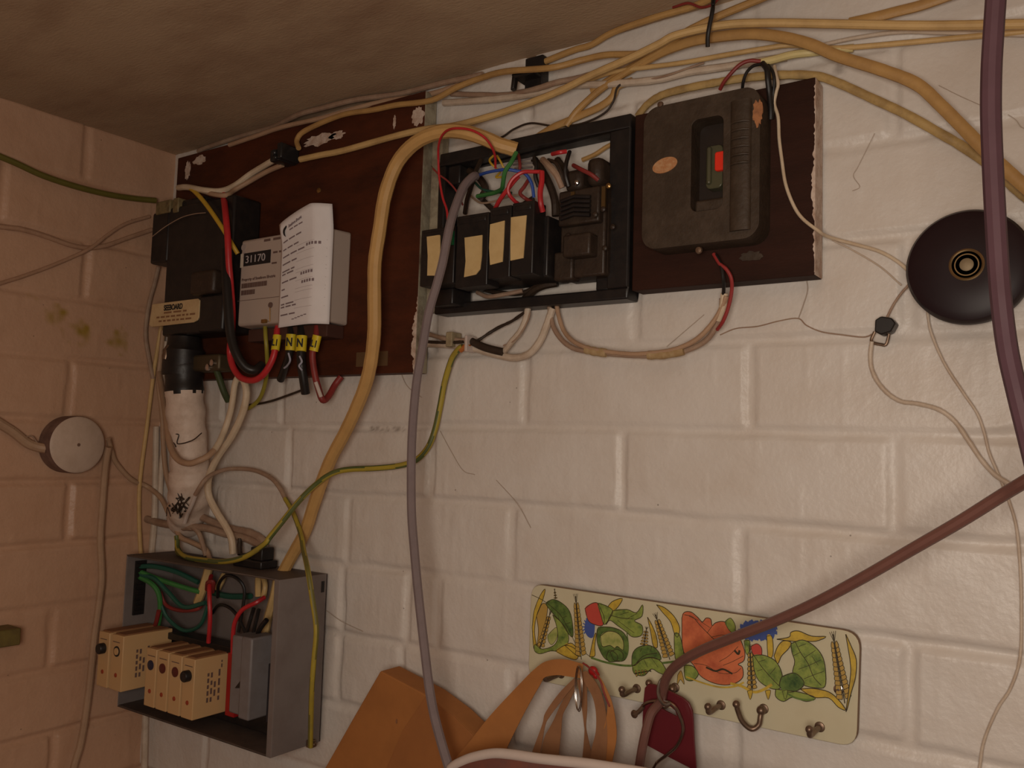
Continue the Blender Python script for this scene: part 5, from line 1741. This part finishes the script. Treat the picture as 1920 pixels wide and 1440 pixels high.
# cornflower
for k in range(34):
    a = 2 * math.pi * k / 34
    rr_ = 62 + 34 * abs(math.cos(a)) + (8 if k % 2 else 0)
    line([(1305, 315), (1305 + rr_ * math.cos(a), 315 + rr_ * 0.72 * math.sin(a))], 10, 'blue')
shape([(1245, 300), (1290, 272), (1350, 285), (1370, 330), (1310, 360), (1255, 345)], 'blue', False)
shape([(1130, 270), (1160, 250), (1185, 290), (1178, 330), (1150, 310)], 'leaf', True, 1.8)
shape([(1232, 370), (1262, 372), (1255, 440), (1240, 430)], 'leaf', True, 1.8)
# right group
wheat(1275, 640, 1262, 400, 42, 8)
shape([(1268, 400), (1300, 385), (1325, 410), (1322, 460), (1300, 465), (1278, 440)], 'rose', True, 1.8)
shape([(1352, 345), (1380, 350), (1385, 440), (1360, 460)], 'yellow', True, 2)
shape([(1390, 450), (1410, 400), (1440, 370), (1480, 378), (1468, 410), (1430, 450), (1410, 490)], 'yellow')
shape([(1405, 362), (1470, 350), (1480, 325), (1520, 318), (1590, 345), (1665, 348), (1610, 372), (1540, 370), (1490, 372)], 'yellow')
shape([(1278, 450), (1330, 445), (1390, 470), (1425, 520), (1436, 580), (1420, 622), (1370, 620), (1310, 580), (1285, 520)], 'leaf')
veins([(1270, 425), (1320, 500), (1380, 570), (1425, 615)], [[(1310, 480), (1345, 470)], [(1330, 520), (1300, 530)], [(1370, 545), (1400, 510)]])
shape([(1480, 385), (1540, 365), (1600, 395), (1645, 450), (1662, 520), (1660, 610), (1610, 618), (1540, 600), (1490, 545), (1500, 480), (1485, 430)], 'leaf')
veins([(1500, 370), (1530, 430), (1570, 490), (1600, 560), (1640, 605)], [[(1530, 430), (1490, 450)], [(1550, 460), (1610, 420)], [(1575, 500), (1520, 520)], [(1575, 500), (1640, 470)], [(1600, 550), (1550, 570)], [(1600, 550), (1655, 530)], [(1520, 400), (1560, 385)], [(1590, 450), (1625, 500)]])
shape([(1430, 560), (1500, 540), (1550, 590), (1520, 630), (1460, 640), (1420, 610)], 'dark')
shape([(1400, 625), (1440, 630), (1520, 640), (1610, 670), (1560, 690), (1490, 668), (1440, 690), (1400, 665)], 'leaf')
line([(1430, 620), (1480, 660), (1540, 680), (1600, 680)], 6, 'dark')
shape([(1530, 625), (1600, 622), (1680, 640), (1730, 680), (1770, 735), (1730, 720), (1680, 672), (1600, 668)], 'yellow')
line([(1160, 595), (1220, 610), (1280, 640), (1330, 630), (1380, 600)], 8, 'yellow')
for x in (1265, 1360, 1450):
    shape([(x - 16, 635), (x + 12, 632), (x, 680)], 'leaf' if x > 1400 else 'yellow', True, 1.6)
wheat(1765, 700, 1702, 335, 64, 12)
shape([(1770, 335), (1800, 400), (1826, 470), (1822, 560), (1800, 640), (1772, 745), (1790, 600), (1796, 500)], 'yellow')
obj('floral_print', b, [M_ART[k] for k in AK], t, False, label='printed poppies, leaves and wheat ears')
b = MB()
p = W(960 + 1730 * SX, 1070 + 628 * SX, RD)
b.lathe((p.x, -RD, p.z), (0, -1, 0), [(0.0040, 0), (0.0036, 0.0010), (0.002, 0.0016), (0.0003, 0.0017)], 20)
obj('fixing_screw', b, M_SCREW, t, label='bright screw near the right end')


def cup_hook(px, py, kind=0):
    p = W(px, py, RD)
    b = MB()
    b.lathe((p.x, -RD + 0.0003, p.z), (0, -1, 0), [(0.0040, 0), (0.0036, 0.0012), (0.0024, 0.0016)], 18)
    x, z = p.x, p.z
    if kind == 0:
        P = [(x, -RD, z), (x, -0.022, z), (x, -0.031, z - 0.0005), (x + 0.0002, -0.0355, z + 0.0008), (x + 0.0003, -0.0365, z + 0.0045)]
        tip = Vector((x + 0.0003, -0.0365, z + 0.0048))
    else:
        P = [(x, -RD, z), (x, -0.013, z), (x, -0.016, z - 0.004), (x - 0.001, -0.017, z - 0.0105), (x - 0.006, -0.019, z - 0.0140), (x - 0.012, -0.022, z - 0.009), (x - 0.015, -0.024, z - 0.001), (x - 0.016, -0.025, z + 0.004)]
        tip = Vector(P[-1])
    b.tube(spline([Vector(q) for q in P], 6), 0.0020, 12)
    b.ball(tip, 0.0029, 0, 14)
    if kind:
        b.ball((x, -0.0145, z), 0.0036, 0, 14)
    obj('cup_hook', b, M_IRON, t)


cup_hook(1052, 1264)
cup_hook(1194, 1291)
cup_hook(1266, 1289, 1)
cup_hook(1352, 1322)
cup_hook(1432, 1329, 1)
cup_hook(1537, 1363)


# ================================================================ things hanging on the rack
def ribbon(name, L_, R_r, m, parent, th=0.0006):
    A = spline([W(*p) for p in L_], 6)
    B = spline([W(*p) for p in R_r], 6)
    n = min(len(A), len(B))
    if len(A) != len(B):
        def res(S, n_):
            out = []
            for i in range(n_):
                f = i * (len(S) - 1) / (n_ - 1)
                k = min(len(S) - 2, int(f))
                out.append(S[k].lerp(S[k + 1], f - k))
            return out
        n = max(len(A), len(B))
        A, B = res(A, n), res(B, n)
    b_ = MB()
    b_.strip(A, B)
    return obj(name, b_, m, parent, False, solid=th)


t = thing('paper_bag', 'brown paper carrier bag hanging by flat handles from the left of the floral rack', 'carrier bag', W(780, 1440, .04))
# body: a folded flat bag a few centimetres thick, one corner pointing up
front = [zx(x, y, .044) for x, y in ((713, 1258), (800, 1304), (850, 1342), (884, 1375), (905, 1404), (945, 1440), (1000, 1500), (560, 1530), (608, 1442), (660, 1350))]
b = MB()
b.prism(front, .016, .044)
obj('bag_body', b, M_KRAFT, t, False, 0.0012)
b = MB()
b.prism([zx(x, y, .0445) for x, y in ((800, 1304), (850, 1342), (884, 1375), (905, 1404), (945, 1440), (1000, 1500), (700, 1500), (755, 1370))], .0440, .0452)
obj('folded_flap', b, mat('kraft_flap', (0.34, 0.13, 0.036), 0.8, 0, (0.26, 0.10, 0.03), 0.7, 18), t, False, 0.0004, label='slightly darker folded flap')
b = MB()
flake(b, W(744, 1352, .044).x, W(744, 1352, .044).z, 0.0010, 0.0022, .0441, 3)
obj('small_hole', b, M_KRAFTD, t)
ribbon('handle', [(850, 1425, .056), (877, 1395, .056), (919, 1342, .052), (975, 1282, .044), (1001, 1256, .040), (1024, 1240, .037), (1057, 1236, .035), (1094, 1245, .034)],
       [(945, 1425, .054), (949, 1406, .054), (982, 1339, .050), (1012, 1285, .044), (1022, 1270, .041), (1045, 1266, .039), (1062, 1268, .038), (1090, 1272, .037)], M_KRAFT, t)
ribbon('handle', [(1080, 1268, .038), (1049, 1299, .042), (1023, 1336, .045), (1017, 1358, .046), (998, 1410, .048)],
       [(1080, 1280, .038), (1053, 1314, .042), (1030, 1345, .045), (1022, 1362, .046), (1013, 1412, .048)], M_KRAFTD, t)
ribbon('handle', [(1072, 1284, .036), (1053, 1318, .038), (1037, 1353, .041), (1021, 1383, .043), (1014, 1415, .044)],
       [(1082, 1284, .036), (1066, 1319, .038), (1055, 1341, .041), (1052, 1373, .043), (1047, 1420, .044)], M_KRAFTD, t)
ribbon('handle', [(1082, 1274, .037), (1090, 1319, .036), (1095, 1358, .036), (1096, 1375, .036), (1092, 1425, .036)],
       [(1100, 1274, .037), (1101, 1327, .036), (1099, 1362, .036), (1103, 1385, .036), (1112, 1425, .036)], M_KRAFTD, t)
ribbon('handle', [(1084, 1262, .040), (1102, 1289, .042), (1113, 1312, .043), (1118, 1342, .044), (1117, 1373, .045), (1110, 1402, .046), (1107, 1425, .046)],
       [(1100, 1258, .040), (1118, 1280, .042), (1129, 1304, .043), (1136, 1335, .044), (1139, 1373, .045), (1138, 1402, .046), (1136, 1430, .046)], M_KRAFTD, t)
ribbon('handle', [(1094, 1243, .036), (1113, 1263, .038), (1128, 1284, .040), (1138, 1310, .042), (1138, 1340, .044), (1131, 1375, .045), (1128, 1430, .046)],
       [(1100, 1245, .036), (1124, 1268, .038), (1138, 1293, .040), (1148, 1318, .042), (1154, 1350, .044), (1156, 1385, .045), (1147, 1432, .046)], M_KRAFT, t)

b = MB()
p = W(1084, 1290, .044)
P = [p + Vector((0.0062 * math.cos(a), -0.0055 * math.cos(a), 0.0180 * math.sin(a))) for a in [i * 2 * math.pi / 40 for i in range(41)]]
b.tube(P, 0.00045, 8)
P2 = [q + Vector((0.0015, -0.0008, -0.0006)) for q in P]
b.tube(P2, 0.00045, 8)
o = obj('split_ring', b, M_CHROME)
tag(o, 'metal split ring hanging among the brown paper handles', 'key ring')
cable('thin_string', [(1093, 1243, .038), (1105, 1252, .039), (1116, 1262, .040), (1127, 1280, .041), (1133, 1300, .042), (1143, 1325, .044)], 3.2, M_DRED,
      'thin reddish string beside the rightmost brown paper handle', 'string')
b = MB()
p = W(1112, 1258, .037)
b.ball(p, 0.0045, 0, 12, (1, .7, .9))
b.ball(p + Vector((0.003, 0, -0.003)), 0.0032, 0, 10)
o = obj('red_bead', b, M_REDP)
tag(o, 'small red knot on the thin string over the floral rack', 'bead')

# bag with the thick white rim, close to the camera
t = thing('rimmed_bag', 'red-brown bag with a thick rounded white rim at the bottom edge of the picture', 'bag', W(1000, 1500, .11))
rim = [(836, 1460, .11), (848, 1439, .11), (869, 1427, .11), (892, 1419, .11), (926, 1413, .11), (960, 1415, .11), (1006, 1422, .11), (1052, 1427, .11), (1098, 1432, .11), (1150, 1440, .11), (1220, 1452, .11), (1300, 1470, .11)]
cable('rim', rim, 17, M_WHITEP, parent=t, n=16)
b = MB()
T_ = spline([W(x, y + 3, .112) for x, y, _ in rim], 4)
B_ = [Vector((p.x * 0.98 + 0.01, -0.118, p.z - 0.09)) for p in T_]
C_ = [Vector((p.x, -0.075, p.z - 0.035)) for p in T_]
D_ = [Vector((p.x, -0.062, p.z - 0.09)) for p in B_]
b.strip(T_, B_)
b.strip(D_, C_)
obj('bag_body', b, M_BAGR, t, True, solid=0.0010)

# maroon fob on its wire ring
t = thing('key_fob', 'flat maroon plastic fob with a slot, hanging on a wire ring from the floral rack', 'key fob', W(1255, 1440, .03))
fo = [zx(x, y, .030) for x, y in ((1216, 1282), (1226, 1283), (1250, 1293), (1280, 1308), (1292, 1318), (1298, 1332), (1300, 1350), (1302, 1395), (1306, 1462), (1330, 1462), (1247, 1416), (1207, 1394), (1204, 1375), (1206, 1320), (1209, 1290))]
fo = [zx(x, y, .030) for x, y in ((1216, 1282), (1226, 1283), (1250, 1293), (1280, 1308), (1292, 1318), (1298, 1332), (1300, 1350), (1302, 1395), (1306, 1447), (1290, 1438), (1247, 1416), (1207, 1394), (1204, 1375), (1206, 1320), (1209, 1290))]
ho = [zx(x, y, .030) for x, y in ((1233, 1318), (1236, 1326), (1250, 1334), (1270, 1344), (1266, 1332), (1254, 1322), (1242, 1318))]
b = plate_with_hole(fo, ho, .0285, .0305)
obj('fob', b, M_FOB, t, True, 0.0005)
b = MB()
P, r = path([(1205, 1323, .034), (1215, 1317, .036), (1228, 1314, .0375), (1245, 1315, .038), (1262, 1322, .038), (1272, 1337, .037), (1280, 1360, .036), (1279, 1378, .036), (1268, 1400, .036), (1250, 1416, .037), (1232, 1430, .038), (1222, 1446, .038)], 6)
b.tube(spline(P, 8), r, 10)
obj('wire_ring', b, M_CHROME, t)
b = MB()
P, r = path([(1246, 1268, .042), (1237, 1280, .044), (1234, 1298, .045), (1238, 1312, .045), (1246, 1321, .043), (1256, 1318, .040)], 6.5)
b.tube(spline(P, 8), r, 10)
obj('wire_hook', b, mat('dull_steel_wire', (0.30, 0.26, 0.22), 0.3, 0.9), t)
b = MB()
p = W(1190, 1339, .034)
b.tube(spline([W(1206, 1325, .034), W(1198, 1334, .034), p], 5), 0.0018, 10)
b.lathe(p + Vector((0, 0.001, 0)), (-0.3, -1, 0), [(0.0030, 0), (0.0034, 0.001), (0.0030, 0.002), (0.0016, 0.0022), (0.0014, 0.0012)], 16)
obj('ball_end', b, M_IRON, t)
